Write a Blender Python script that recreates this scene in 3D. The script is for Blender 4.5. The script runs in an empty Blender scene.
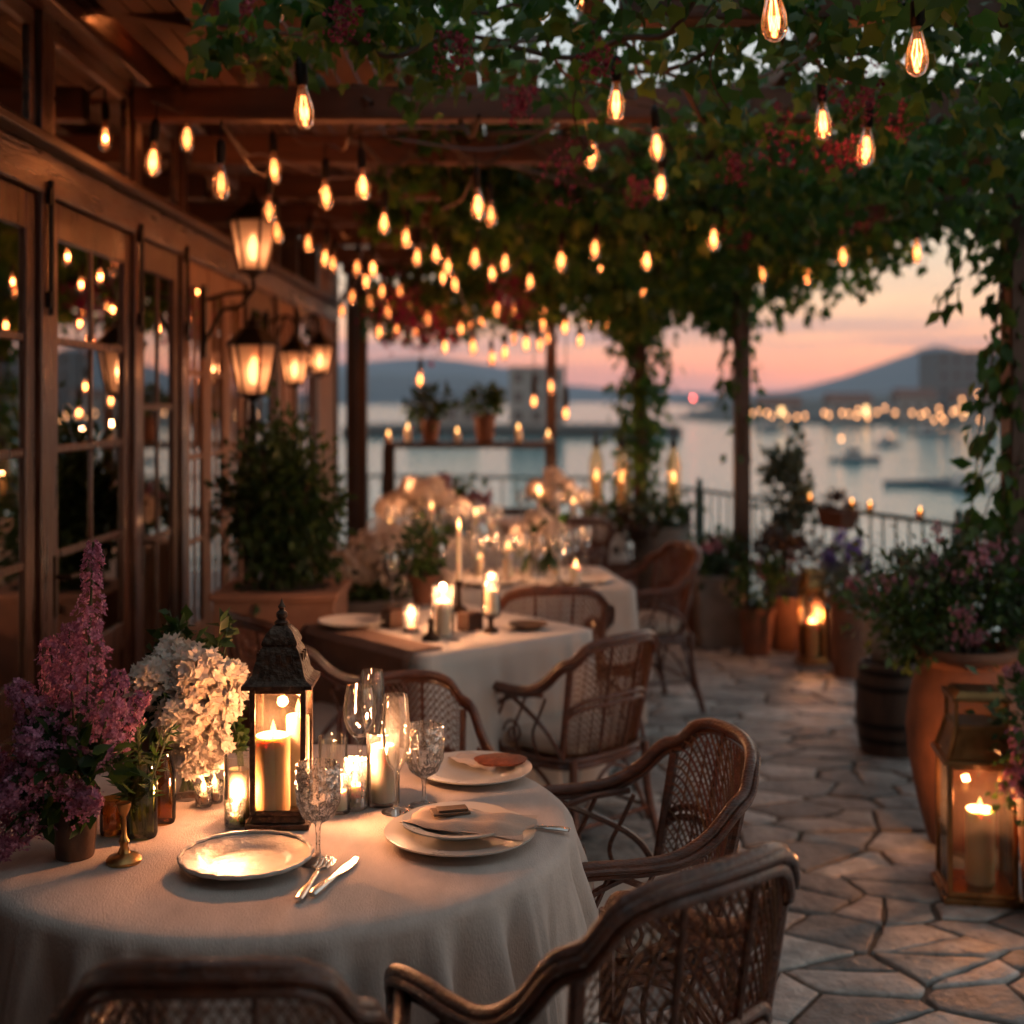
import bpy, math, random
import numpy as np
from mathutils import Vector, Matrix, noise

R = random.Random(11)
NR = np.random.default_rng(5)
PI = math.pi
S = bpy.context.scene
C = S.collection
F, H = 1290.0, 1.63            # lens (px) and eye height (m)

def at(x, y, Y):
    return Vector(((x - 512) * Y / F, Y, H + (400 - y) * Y / F))

def on(x, y, z=0.0):
    Y = (H - z) * F / (y - 400)
    return Vector(((x - 512) * Y / F, Y, z))

# ------------------------------------------------------------------ mesh helpers
def catmull(pts, per=8, closed=False):
    P = [Vector(p) for p in pts]
    n = len(P)
    out = []
    rng = range(n) if closed else range(n - 1)
    for i in rng:
        if closed:
            a, b, c, d = P[i - 1], P[i], P[(i + 1) % n], P[(i + 2) % n]
        else:
            b, c = P[i], P[i + 1]
            a = P[i - 1] if i > 0 else b + (b - c)
            d = P[i + 2] if i + 2 < n else c + (c - b)
        for k in range(per):
            t = k / per
            out.append(0.5 * ((2 * b) + (c - a) * t + (2 * a - 5 * b + 4 * c - d) * t * t + (3 * b - a - 3 * c + d) * t ** 3))
    if not closed:
        out.append(P[-1].copy())
    return out

class MB:
    def __init__(s):
        s.v = []; s.f = []
    def add(s, vs, fs):
        o = len(s.v)
        s.v.extend([tuple(v) for v in vs])
        s.f.extend([tuple(i + o for i in f) for f in fs])
    def box(s, cx, cy, cz, sx, sy, sz, rot=None):
        c = [Vector((a * sx / 2, b * sy / 2, d * sz / 2)) for a in (-1, 1) for b in (-1, 1) for d in (-1, 1)]
        if rot is not None:
            c = [rot @ p for p in c]
        o = Vector((cx, cy, cz))
        s.add([p + o for p in c], [(0, 1, 3, 2), (4, 6, 7, 5), (0, 4, 5, 1), (2, 3, 7, 6), (0, 2, 6, 4), (1, 5, 7, 3)])
        return s
    def bx(s, x0, x1, y0, y1, z0, z1):
        return s.box((x0 + x1) / 2, (y0 + y1) / 2, (z0 + z1) / 2, abs(x1 - x0), abs(y1 - y0), abs(z1 - z0))
    def bar(s, p, q, w, h):
        p, q = Vector(p), Vector(q)
        d = q - p
        rot = d.to_track_quat('Y', 'Z').to_matrix()
        m = (p + q) / 2
        return s.box(m.x, m.y, m.z, w, d.length, h, rot)
    def tube(s, pts, r, n=8, closed=False, flat=1.0, caps=True):
        P = [Vector(p) for p in pts]
        m = len(P)
        if m < 2:
            return s
        rr = [r] * m if not hasattr(r, '__len__') else list(r)
        T = []
        for i in range(m):
            if closed:
                t = P[(i + 1) % m] - P[i - 1]
            else:
                t = P[min(i + 1, m - 1)] - P[max(i - 1, 0)]
            if t.length < 1e-9:
                t = Vector((0, 0, 1))
            T.append(t.normalized())
        up = Vector((0, 0, 1)) if abs(T[0].z) < .9 else Vector((1, 0, 0))
        nx = T[0].cross(up).normalized()
        vs = []
        for i in range(m):
            nx = (nx - T[i] * nx.dot(T[i]))
            if nx.length < 1e-6:
                nx = T[i].orthogonal()
            nx.normalize()
            ny = T[i].cross(nx)
            for k in range(n):
                a = 2 * PI * k / n
                vs.append(P[i] + nx * (math.cos(a) * rr[i]) + ny * (math.sin(a) * rr[i] * flat))
        fs = []
        for i in range(m if closed else m - 1):
            j = (i + 1) % m
            for k in range(n):
                l = (k + 1) % n
                fs.append((i * n + k, i * n + l, j * n + l, j * n + k))
        if not closed and caps:
            fs.append(tuple(range(n - 1, -1, -1)))
            fs.append(tuple((m - 1) * n + k for k in range(n)))
        s.add(vs, fs)
        return s
    def lathe(s, prof, n=32, c=(0, 0, 0), rot=0.0, mod=None, sx=1.0, sy=1.0):
        vs = []; fs = []
        rings = []
        for (r, z) in prof:
            if r < 1e-6:
                rings.append([len(vs)]); vs.append((c[0], c[1], c[2] + z))
            else:
                ring = []
                for k in range(n):
                    a = 2 * PI * k / n + rot
                    q = r * (mod(a, r, z) if mod else 1.0)
                    ring.append(len(vs))
                    vs.append((c[0] + q * math.cos(a) * sx, c[1] + q * math.sin(a) * sy, c[2] + z))
                rings.append(ring)
        for a, b in zip(rings, rings[1:]):
            if len(a) == 1 and len(b) == 1:
                continue
            for k in range(n):
                l = (k + 1) % n
                if len(a) == 1:
                    fs.append((a[0], b[l], b[k]))
                elif len(b) == 1:
                    fs.append((a[k], a[l], b[0]))
                else:
                    fs.append((a[k], a[l], b[l], b[k]))
        s.add(vs, fs)
        return s
    def pyr4(s, c, w0, d0, w1, d1, z0, z1):
        vs = [(c[0] + a * w / 2, c[1] + b * d / 2, z) for (w, d, z) in ((w0, d0, z0), (w1, d1, z1)) for a, b in ((-1, -1), (1, -1), (1, 1), (-1, 1))]
        s.add(vs, [(3, 2, 1, 0), (4, 5, 6, 7)] + [(i, (i + 1) % 4, 4 + (i + 1) % 4, 4 + i) for i in range(4)])
        return s
    def build(s, name, m, parent=None, smooth=True, bevel=0.0, ang=40):
        me = bpy.data.meshes.new(name)
        me.from_pydata(s.v, [], s.f)
        return link(name, me, m, parent, smooth, bevel, ang)

def link(name, me, m, parent=None, smooth=True, bevel=0.0, ang=40):
    me.update()
    if smooth:
        me.shade_smooth()
        me.set_sharp_from_angle(angle=math.radians(ang))
    if m is not None:
        me.materials.append(m)
    o = bpy.data.objects.new(name, me)
    C.objects.link(o)
    if parent is not None:
        o.parent = parent
    if bevel > 0:
        b = o.modifiers.new('bevel', 'BEVEL'); b.width = bevel; b.segments = 2; b.limit_method = 'ANGLE'
    return o

def tri_mesh(name, V, T, m, parent=None, smooth=False):
    me = bpy.data.meshes.new(name)
    V = np.ascontiguousarray(V, dtype=np.float32).reshape(-1, 3)
    T = np.ascontiguousarray(T, dtype=np.int32).reshape(-1, 3)
    me.vertices.add(len(V)); me.vertices.foreach_set('co', V.ravel())
    me.loops.add(T.size); me.loops.foreach_set('vertex_index', T.ravel())
    me.polygons.add(len(T)); me.polygons.foreach_set('loop_start', np.arange(0, T.size, 3, dtype=np.int32))
    me.update(calc_edges=True)
    if smooth:
        me.shade_smooth()
    if m is not None:
        me.materials.append(m)
    o = bpy.data.objects.new(name, me); C.objects.link(o)
    if parent is not None:
        o.parent = parent
    return o

def thing(name, label, cat, loc=(0, 0, 0), rz=0.0, group=None):
    o = bpy.data.objects.new(name, None); C.objects.link(o)
    o.location = loc; o.rotation_euler = (0, 0, rz); o.empty_display_size = .05
    return tag(o, label, cat, group)

def tag(o, label, cat, group=None, loc=None, rz=None):
    o['label'] = label; o['category'] = cat
    if group: o['group'] = group
    if loc is not None: o.location = loc
    if rz is not None: o.rotation_euler = (0, 0, rz)
    return o

def struct(o, kind='structure'):
    o['kind'] = kind
    return o

def dup(root, loc=None, rz=None, label=None, group=None, scale=None):
    kids = {}
    def cp(o, par):
        c = o.copy(); C.objects.link(c)
        if par is not None: c.parent = par
        for ch in list(o.children): cp(ch, c)
        return c
    r = cp(root, None)
    if loc is not None: r.location = loc
    if rz is not None: r.rotation_euler = (0, 0, rz)
    if label: r['label'] = label
    if group: r['group'] = group
    if scale: r.scale = (scale,) * 3 if not hasattr(scale, '__len__') else scale
    return r

def lamp(parent, loc, W, col=(1, .42, .19), radius=.012, name='glow_light'):
    if loc[1] == 0 and col == (1, .42, .19): W *= 1.55
    key = (round(W, 3), col, radius)
    if key not in lamp.cache:
        d = bpy.data.lights.new(name, 'POINT'); d.energy = W; d.color = col; d.shadow_soft_size = radius
        lamp.cache[key] = d
    o = bpy.data.objects.new(name, lamp.cache[key]); C.objects.link(o)
    o.location = loc; o.parent = parent
    return o
lamp.cache = {}

# ------------------------------------------------------------------ leaves and petals
LEAF = (np.array([(0, 0, 0), (-.30, .22, .05), (0, .30, -.02), (.30, .22, .05), (-.24, .6, .02), (0, .62, -.05), (.24, .6, .02), (0, 1, -.14)], float),
        np.array([(0, 2, 1), (0, 3, 2), (1, 2, 5), (1, 5, 4), (2, 3, 6), (2, 6, 5), (4, 5, 7), (5, 6, 7)]))
LEAF2 = (np.array([(0, 0, 0), (-.3, .42, .05), (0, 1, -.1), (.3, .42, .05), (0, .45, -.03)], float),
         np.array([(0, 4, 1), (1, 4, 2), (0, 3, 4), (3, 2, 4)]))
LANCE = (np.array([(0, 0, 0), (-.11, .45, .02), (0, 1, -.12), (.11, .45, .02)], float), np.array([(0, 3, 1), (1, 3, 2)]))
VINE = (np.array([(0, 0, 0), (-.30, -.08, .02), (-.5, .34, -.08), (-.26, .52, 0), (0, 1, -.16), (.26, .52, 0), (.5, .34, -.08), (.30, -.08, .02), (0, .35, .05)], float),
        np.array([(8, 0, 1), (8, 1, 2), (8, 2, 3), (8, 3, 4), (8, 4, 5), (8, 5, 6), (8, 6, 7), (8, 7, 0)]))
def petals(n, cup=.25, wide=.38, core=False):
    V = []; T = []
    for k in range(n):
        a = 2 * PI * k / n
        b = len(V)
        for (r, w, z) in ((.05, 0, 0), (.55, -wide, cup * .6), (1, 0, cup), (.55, wide, cup * .6)):
            V.append((r * math.cos(a) - w * math.sin(a), r * math.sin(a) + w * math.cos(a), z))
        T += [(b, b + 3, b + 1), (b + 1, b + 3, b + 2)]
    return np.array(V, float), np.array(T)
FLOR4 = petals(4); FLOR5 = petals(5, .3, .36)
RUFF = petals(6, .55, .34)

def unit(a):
    return a / np.maximum(np.linalg.norm(a, axis=1, keepdims=True), 1e-9)

def scatter_np(pos, d, nrm, size, tpl):
    pos = np.asarray(pos, float); d = unit(np.asarray(d, float)); nrm = np.asarray(nrm, float)
    x = unit(np.cross(d, nrm) + 1e-6); z = np.cross(x, d)
    V, T = tpl
    n = len(pos)
    out = pos[:, None, :] + size[:, None, None] * (V[None, :, 0:1] * x[:, None, :] + V[None, :, 1:2] * d[:, None, :] + V[None, :, 2:3] * z[:, None, :])
    tri = T[None] + (np.arange(n) * len(V))[:, None, None]
    return out.reshape(-1, 3), tri.reshape(-1, 3)

def leaves(name, m, parent, pos, d, nrm, size, tpl=LEAF2):
    V, T = scatter_np(pos, d, nrm, size, tpl)
    return tri_mesh(name, V, T, m, parent)

def florets(name, m, parent, pos, nrm, size, tpl=FLOR4):
    nrm = unit(np.asarray(nrm, float))
    d = unit(np.cross(nrm, NR.normal(size=nrm.shape)))
    V, T = scatter_np(pos, d, nrm, size, tpl)
    return tri_mesh(name, V, T, m, parent)

def clumps(n, centre, rad, k=14, spread=.35, hollow=.5):
    """positions gathered in clumps inside an ellipsoid: uneven outline with gaps"""
    centre = np.array(centre, float); rad = np.array(rad, float)
    u = unit(NR.normal(size=(k, 3))) * (hollow + (1 - hollow) * NR.random((k, 1))) * NR.uniform(.75, 1.0, (k, 1))
    cs = centre + u * rad
    idx = NR.integers(0, k, n)
    p = cs[idx] + NR.normal(size=(n, 3)) * spread * rad * .55
    return p, unit(p - centre)

# ------------------------------------------------------------------ materials
MATS = {}
def new_mat(name):
    m = bpy.data.materials.new(name); m.use_nodes = True
    nt = m.node_tree; nt.nodes.clear()
    o = nt.nodes.new('ShaderNodeOutputMaterial')
    return m, nt, o

def pm(name, base, rough=.6, metal=0.0, var=.2, scale=6.0, bump=.1, bscale=60.0, stretch=(1, 1, 1), island=0.0, sss=0.0, sssr=.01, spec=.5, rvar=.1, dirt=None, coat=0.0, detail=5):
    m, nt, out = new_mat(name)
    N = nt.nodes.new; L = nt.links.new
    b = N('ShaderNodeBsdfPrincipled')
    L(b.outputs[0], out.inputs[0])
    tc = N('ShaderNodeTexCoord'); mp = N('ShaderNodeMapping'); mp.inputs['Scale'].default_value = stretch
    L(tc.outputs['Object'], mp.inputs[0])
    nz = N('ShaderNodeTexNoise'); nz.inputs['Scale'].default_value = scale; nz.inputs['Detail'].default_value = detail; nz.inputs['Roughness'].default_value = .6
    L(mp.outputs[0], nz.inputs['Vector'])
    rp = N('ShaderNodeValToRGB')
    lo = [c * (1 - var) for c in base]; hi = [min(1, c * (1 + var)) for c in base]
    if dirt: lo = dirt
    rp.color_ramp.elements[0].position = .3; rp.color_ramp.elements[1].position = .7
    rp.color_ramp.elements[0].color = (*lo, 1); rp.color_ramp.elements[1].color = (*hi, 1)
    L(nz.outputs['Fac'], rp.inputs[0])
    col = rp.outputs[0]
    if island:
        g = N('ShaderNodeNewGeometry'); hs = N('ShaderNodeHueSaturation')
        mr = N('ShaderNodeMapRange'); mr.inputs['To Min'].default_value = 1 - island; mr.inputs['To Max'].default_value = 1 + island
        L(g.outputs['Random Per Island'], mr.inputs['Value']); L(mr.outputs[0], hs.inputs['Value'])
        mh = N('ShaderNodeMapRange'); mh.inputs['To Min'].default_value = .5 - island * .05; mh.inputs['To Max'].default_value = .5 + island * .05
        mu = N('ShaderNodeMath'); mu.operation = 'FRACT'; m2 = N('ShaderNodeMath'); m2.operation = 'MULTIPLY'; m2.inputs[1].default_value = 7.31
        L(g.outputs['Random Per Island'], m2.inputs[0]); L(m2.outputs[0], mu.inputs[0]); L(mu.outputs[0], mh.inputs['Value']); L(mh.outputs[0], hs.inputs['Hue'])
        L(col, hs.inputs['Color']); col = hs.outputs[0]
    L(col, b.inputs['Base Color'])
    b.inputs['Metallic'].default_value = metal
    b.inputs['Specular IOR Level'].default_value = spec
    if coat: b.inputs['Coat Weight'].default_value = coat; b.inputs['Coat Roughness'].default_value = .15
    rr = N('ShaderNodeMapRange'); rr.inputs['To Min'].default_value = max(.02, rough - rvar); rr.inputs['To Max'].default_value = min(1, rough + rvar)
    L(nz.outputs['Fac'], rr.inputs['Value']); L(rr.outputs[0], b.inputs['Roughness'])
    if bump:
        n2 = N('ShaderNodeTexNoise'); n2.inputs['Scale'].default_value = bscale; n2.inputs['Detail'].default_value = 4
        L(mp.outputs[0], n2.inputs['Vector'])
        bp = N('ShaderNodeBump'); bp.inputs['Strength'].default_value = bump; bp.inputs['Distance'].default_value = .01
        L(n2.outputs['Fac'], bp.inputs['Height']); L(bp.outputs[0], b.inputs['Normal'])
    if sss:
        b.inputs['Subsurface Weight'].default_value = sss
        b.inputs['Subsurface Radius'].default_value = (1.0, .65, .4); b.inputs['Subsurface Scale'].default_value = sssr
    MATS[name] = m
    return m

def leafmat(name, base, back, rough=.45, island=.45, tr=.35, spec=.4):
    m, nt, out = new_mat(name)
    N = nt.nodes.new; L = nt.links.new
    g = N('ShaderNodeNewGeometry')
    rp = N('ShaderNodeValToRGB')
    rp.color_ramp.elements[0].color = (*[c * (1 - island) for c in base], 1); rp.color_ramp.elements[0].position = 0
    e = rp.color_ramp.elements.new(.6); e.color = (*base, 1)
    rp.color_ramp.elements[-1].color = (*back, 1)
    L(g.outputs['Random Per Island'], rp.inputs[0])
    b = N('ShaderNodeBsdfPrincipled'); b.inputs['Roughness'].default_value = rough; b.inputs['Specular IOR Level'].default_value = spec
    L(rp.outputs[0], b.inputs['Base Color'])
    t = N('ShaderNodeBsdfTranslucent'); hs = N('ShaderNodeHueSaturation'); hs.inputs['Value'].default_value = 1.3; hs.inputs['Saturation'].default_value = 1.1
    L(rp.outputs[0], hs.inputs['Color']); L(hs.outputs[0], t.inputs[0])
    mx = N('ShaderNodeMixShader'); mx.inputs[0].default_value = tr
    L(b.outputs[0], mx.inputs[1]); L(t.outputs[0], mx.inputs[2]); L(mx.outputs[0], out.inputs[0])
    return m

def glassmat(name, tint=(.97, .97, .96), blend=.25, rough=.02, gl=1.0, bump=0.0, bscale=30, mn=.04, body=0.0, stretch=(1, 1, 1)):
    """thin clear glass: see-through, with reflections that grow towards grazing angles"""
    m, nt, out = new_mat(name)
    N = nt.nodes.new; L = nt.links.new
    t = N('ShaderNodeBsdfTransparent'); t.inputs[0].default_value = (*tint, 1)
    g = N('ShaderNodeBsdfGlossy'); g.inputs['Roughness'].default_value = rough; g.inputs[0].default_value = (gl, gl, gl, 1)
    lw = N('ShaderNodeLayerWeight'); lw.inputs['Blend'].default_value = blend
    mr = N('ShaderNodeMapRange'); mr.inputs['To Min'].default_value = mn; mr.inputs['To Max'].default_value = 1
    L(lw.outputs['Fresnel'], mr.inputs['Value'])
    mx = N('ShaderNodeMixShader')
    L(mr.outputs[0], mx.inputs[0]); L(t.outputs[0], mx.inputs[1]); L(g.outputs[0], mx.inputs[2])
    last = mx
    if body:
        d = N('ShaderNodeBsdfTranslucent'); d.inputs[0].default_value = (*tint, 1)
        m2 = N('ShaderNodeMixShader'); m2.inputs[0].default_value = body
        L(mx.outputs[0], m2.inputs[1]); L(d.outputs[0], m2.inputs[2]); last = m2
    if bump:
        tc = N('ShaderNodeTexCoord'); mp = N('ShaderNodeMapping'); mp.inputs['Scale'].default_value = stretch
        n2 = N('ShaderNodeTexNoise'); n2.inputs['Scale'].default_value = bscale; n2.inputs['Detail'].default_value = 2
        L(tc.outputs['Object'], mp.inputs[0]); L(mp.outputs[0], n2.inputs['Vector'])
        bp = N('ShaderNodeBump'); bp.inputs['Strength'].default_value = bump; bp.inputs['Distance'].default_value = .01
        L(n2.outputs['Fac'], bp.inputs['Height']); L(bp.outputs[0], g.inputs['Normal']); L(bp.outputs[0], lw.inputs['Normal'])
    L(last.outputs[0], out.inputs[0])
    return m

def crystal(name, col=(1, 1, 1), rough=0.0):
    m, nt, out = new_mat(name)
    b = nt.nodes.new('ShaderNodeBsdfPrincipled')
    b.inputs['Base Color'].default_value = (*col, 1); b.inputs['Roughness'].default_value = rough
    b.inputs['Transmission Weight'].default_value = 1; b.inputs['IOR'].default_value = 1.47
    nt.links.new(b.outputs[0], out.inputs[0])
    return m

def emit(name, col, st, see=0.0):
    """something that gives off light; see > 0 lets what is behind show through (a flame, a glowing envelope)"""
    m, nt, out = new_mat(name)
    e = nt.nodes.new('ShaderNodeEmission'); e.inputs[0].default_value = (*col, 1); e.inputs[1].default_value = st
    if see:
        t = nt.nodes.new('ShaderNodeBsdfTransparent'); t.inputs[0].default_value = (see, see, see, 1)
        a = nt.nodes.new('ShaderNodeAddShader')
        nt.links.new(e.outputs[0], a.inputs[0]); nt.links.new(t.outputs[0], a.inputs[1]); nt.links.new(a.outputs[0], out.inputs[0])
    else:
        nt.links.new(e.outputs[0], out.inputs[0])
    return m

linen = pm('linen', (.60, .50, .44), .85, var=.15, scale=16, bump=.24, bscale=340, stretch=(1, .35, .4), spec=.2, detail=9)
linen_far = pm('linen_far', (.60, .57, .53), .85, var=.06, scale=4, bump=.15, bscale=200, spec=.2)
napk = pm('napkin_cloth', (.50, .40, .33), .85, var=.1, scale=20, bump=.2, bscale=300, spec=.2)
cloth_shade_m = pm('cloth_shade_tone', (.20, .13, .10), .85, var=.15, scale=10, bump=.2, bscale=300, spec=.2)  # brown tone that paints shade onto the white cloth's left side
cushion_m = pm('cushion', (.48, .43, .37), .9, var=.08, scale=9, bump=.25, bscale=260, spec=.2)
cane = pm('cane', (.10, .030, .012), .36, var=.6, scale=22, bump=.6, bscale=90, stretch=(1, 1, 3), rvar=.10, coat=.45)
cane_w = pm('woven_cane', (.15, .052, .021), .4, var=.35, scale=40, bump=.2, bscale=120, island=.3)
wood = pm('facade_wood', (.050, .017, .008), .32, coat=.2, var=.9, scale=7, bump=.7, bscale=26, stretch=(4, 4, .35), rvar=.2, detail=9)
wood_h = pm('facade_wood_level', (.052, .018, .0085), .32, coat=.2, var=.9, scale=7, bump=.7, bscale=26, stretch=(4, .35, 4), rvar=.2, detail=9)
wood_dk = pm('dark_wood', (.045, .02, .011), .45, var=.4, scale=6, bump=.25, bscale=30, stretch=(4, 4, .5))
wood_beam = pm('beam_wood', (.075, .026, .012), .55, var=.4, scale=5, bump=.3, bscale=30, stretch=(.6, 4, 4))
wood_raft = pm('rafter_wood', (.09, .033, .015), .55, var=.4, scale=5, bump=.3, bscale=30, stretch=(4, .6, 4))
shutter_m = pm('shutter_wood', (.28, .14, .075), .55, var=.3, scale=6, bump=.25, bscale=30, stretch=(4, 4, .5))
barrel_m = pm('barrel_wood', (.05, .026, .016), .6, var=.4, scale=8, bump=.4, bscale=30, stretch=(3, 3, .4))
iron = pm('black_iron', (.018, .015, .013), .42, .7, var=.4, scale=30, bump=.2, bscale=80)
cord_m = pm('cord_cover', (.075, .036, .02), .38, var=.4, scale=30, bump=.2, bscale=80, coat=.3)
iron_g = pm('green_iron', (.05, .10, .095), .45, .3, var=.3, scale=20, bump=.15, bscale=60)
bronze = pm('old_bronze', (.05, .03, .018), .4, .85, var=.5, scale=25, bump=.3, bscale=90)
brass = pm('brass', (.45, .25, .09), .32, 1.0, var=.35, scale=18, bump=.12, bscale=70)
copper = pm('copper_frame', (.36, .19, .075), .30, 1.0, var=.4, scale=12, bump=.12, bscale=60)
silver = pm('silver', (.72, .68, .62), .22, 1.0, var=.12, scale=25, bump=.12, bscale=60)
lant_metal = pm('lantern_metal', (.075, .048, .034), .42, .75, var=.6, scale=40, bump=.6, bscale=90, rvar=.15)
silver_dish = pm('silver_dish', (.50, .48, .45), .36, .15, var=.14, scale=25, bump=.25, bscale=60)
china = pm('china', (.58, .55, .50), .30, var=.06, scale=9, bump=.04, bscale=30)
terra = pm('terracotta', (.22, .088, .044), .75, var=.25, scale=5, bump=.2, bscale=50, dirt=(.085, .042, .028), detail=9)
terra_dk = pm('dark_terracotta', (.13, .055, .032), .75, var=.3, scale=7, bump=.2, bscale=50)
terra_box = pm('terracotta_box', (.38, .19, .12), .8, var=.2, scale=6, bump=.3, bscale=40)
grayclay = pm('gray_clay', (.24, .22, .20), .75, var=.3, scale=8, bump=.25, bscale=50)
graybox = pm('weathered_box', (.19, .165, .145), .75, var=.3, scale=7, bump=.3, bscale=40, stretch=(.5, 1, 4))
browncup = pm('brown_glazed', (.07, .035, .02), .4, var=.3, scale=12, bump=.15, bscale=60, coat=.2)
wax = pm('wax', (.86, .76, .60), .5, var=.05, scale=12, bump=.05, bscale=30, sss=.6, sssr=.012)
wick_m = pm('wick', (.02, .015, .01), .9)
soil = pm('soil', (.03, .02, .012), .95, var=.4, scale=30, bump=.6, bscale=60)
stem_m = pm('vine_wood', (.06, .035, .02), .8, var=.4, scale=20, bump=.5, bscale=60)
stem_g = pm('green_stem', (.05, .075, .025), .6, var=.3, scale=20)
stone = pm('flagstone', (.37, .36, .34), .56, var=.25, scale=11, bump=1.0, bscale=30, island=.5, rvar=.2, dirt=(.18, .172, .16), detail=10)
mortar = pm('joint_earth', (.085, .073, .06), .9, var=.4, scale=14, bump=.8, bscale=50)
slab = pm('terrace_stone', (.22, .19, .16), .8, var=.3, scale=2, bump=.4, bscale=14)
plaster = pm('old_plaster', (.30, .17, .10), .85, var=.2, scale=3, bump=.2, bscale=20)
interior = pm('room_wall', (.05, .028, .018), .8, var=.25, scale=3, bump=.1)
curtain_m = pm('curtain', (.52, .36, .22), .9, var=.1, scale=4, bump=.15, bscale=120)
leaf_vine = leafmat('vine_leaf', (.042, .12, .026), (.12, .19, .035), tr=.5)
leaf_dark = leafmat('dark_leaf', (.030, .068, .018), (.06, .11, .028))
leaf_mid = leafmat('mid_leaf', (.05, .105, .026), (.10, .15, .035))
leaf_grey = leafmat('grey_leaf', (.07, .09, .055), (.11, .12, .07))
leaf_dry = leafmat('dry_leaf', (.06, .03, .018), (.10, .05, .03))
lilac_m = leafmat('lilac_petal', (.46, .19, .31), (.66, .36, .50), .6, .4, .3, .2)
white_m = leafmat('cream_petal', (.84, .76, .66), (.90, .78, .72), .6, .12, .35, .2)
pink_m = leafmat('pink_petal', (.24, .045, .08), (.38, .10, .15), .6, .4, .35, .2)
mag_m = leafmat('magenta_petal', (.26, .03, .12), (.36, .05, .18), .6, .4, .35, .2)
viol_m = leafmat('violet_petal', (.16, .09, .36), (.28, .17, .5), .6, .4, .3, .2)
rose_m = leafmat('rose_petal', (.45, .20, .26), (.62, .34, .38), .6, .35, .3, .2)
glass = glassmat('clear_glass', blend=.17, mn=.05, rough=.03, body=.025)
cut = glassmat('cut_glass', blend=.38, mn=.12, bump=.7, bscale=70, rough=.05, body=.02)
glass_far = glassmat('far_glass', blend=.36, mn=.12, rough=.05, body=.05)
pane_g = glassmat('window_glass', (.70, .70, .68), blend=.5, mn=.42, bump=.02, bscale=3, rough=.0)
lant_g = glassmat('lantern_glass', (.96, .88, .76), blend=.10, mn=.025, bump=.08, bscale=12, rough=.04, body=.008)
green_g = glassmat('green_glass', (.55, .60, .30), blend=.25, mn=.06, bump=.1, bscale=14)
amber_g = glassmat('amber_glass', (.72, .52, .24), blend=.25, mn=.06, bump=.1, bscale=14)
bulb_g = glassmat('bulb_glass', (1.0, .58, .32), blend=.22, mn=.05, body=.03)
frost = glassmat('frosted_pane', (1.0, .72, .58), blend=.2, mn=.04, rough=.25, body=.34)
gold_g = glassmat('gold_pane', (1.0, .74, .38), blend=.3, mn=.12, rough=.15, body=.30, bump=.4, bscale=60, stretch=(1, 1, .1))
cry = crystal('crystal')
flame_m = emit('flame', (1, .46, .14), 4.0, .6)
filament = emit('filament', (1, .47, .17), 15.0)
bulb_core = emit('bulb_glow', (1, .33, .08), .55, .92)
sconce_core = emit('sconce_bulb', (1, .46, .19), 2.6, .6)
town_m = emit('town_lamp', (1, .42, .16), 5.0)
town_w = emit('lit_window', (1, .55, .22), 3.0)
red_m = emit('red_beacon', (1, .13, .10), 16.0)
room_m = emit('room_lamp', (1, .52, .2), 6.0)
hullb = pm('boat_hull', (.05, .075, .10), .4, var=.2, scale=3)
hullw = pm('boat_cabin', (.35, .36, .37), .4, var=.1, scale=3)
rock = pm('hill_rock', (.045, .05, .05), .9, var=.4, scale=.004, bump=0)
shore_m = pm('shore_ground', (.045, .045, .042), .9, var=.4, scale=.06, bump=0)
housem = pm('house_wall', (.22, .20, .185), .85, var=.15, scale=.5, bump=0)
roofm = pm('house_roof', (.13, .06, .04), .85, var=.2, scale=.6, bump=0)
boardw = pm('window_dark', (.02, .022, .025), .2)
cork_m = pm('food_red', (.26, .07, .03), .7, var=.4, scale=60, bump=.5, bscale=120)
tag_m = pm('card_brown', (.12, .07, .04), .7, var=.3, scale=30, bump=.2, bscale=160)

# ------------------------------------------------------------------ camera and sky
cam = bpy.data.cameras.new('camera'); co = bpy.data.objects.new('camera', cam); C.objects.link(co)
co.location = (0, 0, H); co.rotation_euler = (PI / 2, 0, 0)
cam.sensor_width = 36; cam.lens = F / 1024 * 36; cam.shift_y = -(512 - 400) / 1024
cam.clip_end = 20000; cam.clip_start = .05
cam.dof.use_dof = True; cam.dof.focus_distance = 2.6; cam.dof.aperture_fstop = 1.9; cam.dof.aperture_ratio = 1.2
S.camera = co

w = bpy.data.worlds.new('World'); S.world = w; w.use_nodes = True
nt = w.node_tree; nt.nodes.clear(); N = nt.nodes.new; L = nt.links.new
out = N('ShaderNodeOutputWorld'); bg = N('ShaderNodeBackground'); L(bg.outputs[0], out.inputs[0])
tc = N('ShaderNodeTexCoord'); sep = N('ShaderNodeSeparateXYZ'); L(tc.outputs['Generated'], sep.inputs[0])
mpw = N('ShaderNodeMapping'); mpw.inputs['Scale'].default_value = (2.2, 2.2, 55); L(tc.outputs['Generated'], mpw.inputs[0])
nz = N('ShaderNodeTexNoise'); nz.inputs['Scale'].default_value = 1.4; nz.inputs['Detail'].default_value = 6; nz.inputs['Roughness'].default_value = .55
L(mpw.outputs[0], nz.inputs['Vector'])
def ramp(stops):
    r = N('ShaderNodeValToRGB'); cr = r.color_ramp
    while len(cr.elements) > 1: cr.elements.remove(cr.elements[-1])
    cr.elements[0].position = stops[0][0]; cr.elements[0].color = (*stops[0][1], 1)
    for p, c in stops[1:]:
        e = cr.elements.new(p); e.color = (*c, 1)
    return r
mrz = N('ShaderNodeMapRange'); mrz.inputs['From Min'].default_value = -.02; mrz.inputs['From Max'].default_value = .38
L(sep.outputs[2], mrz.inputs[0])
def el(z): return (z + .02) / .4
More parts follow.
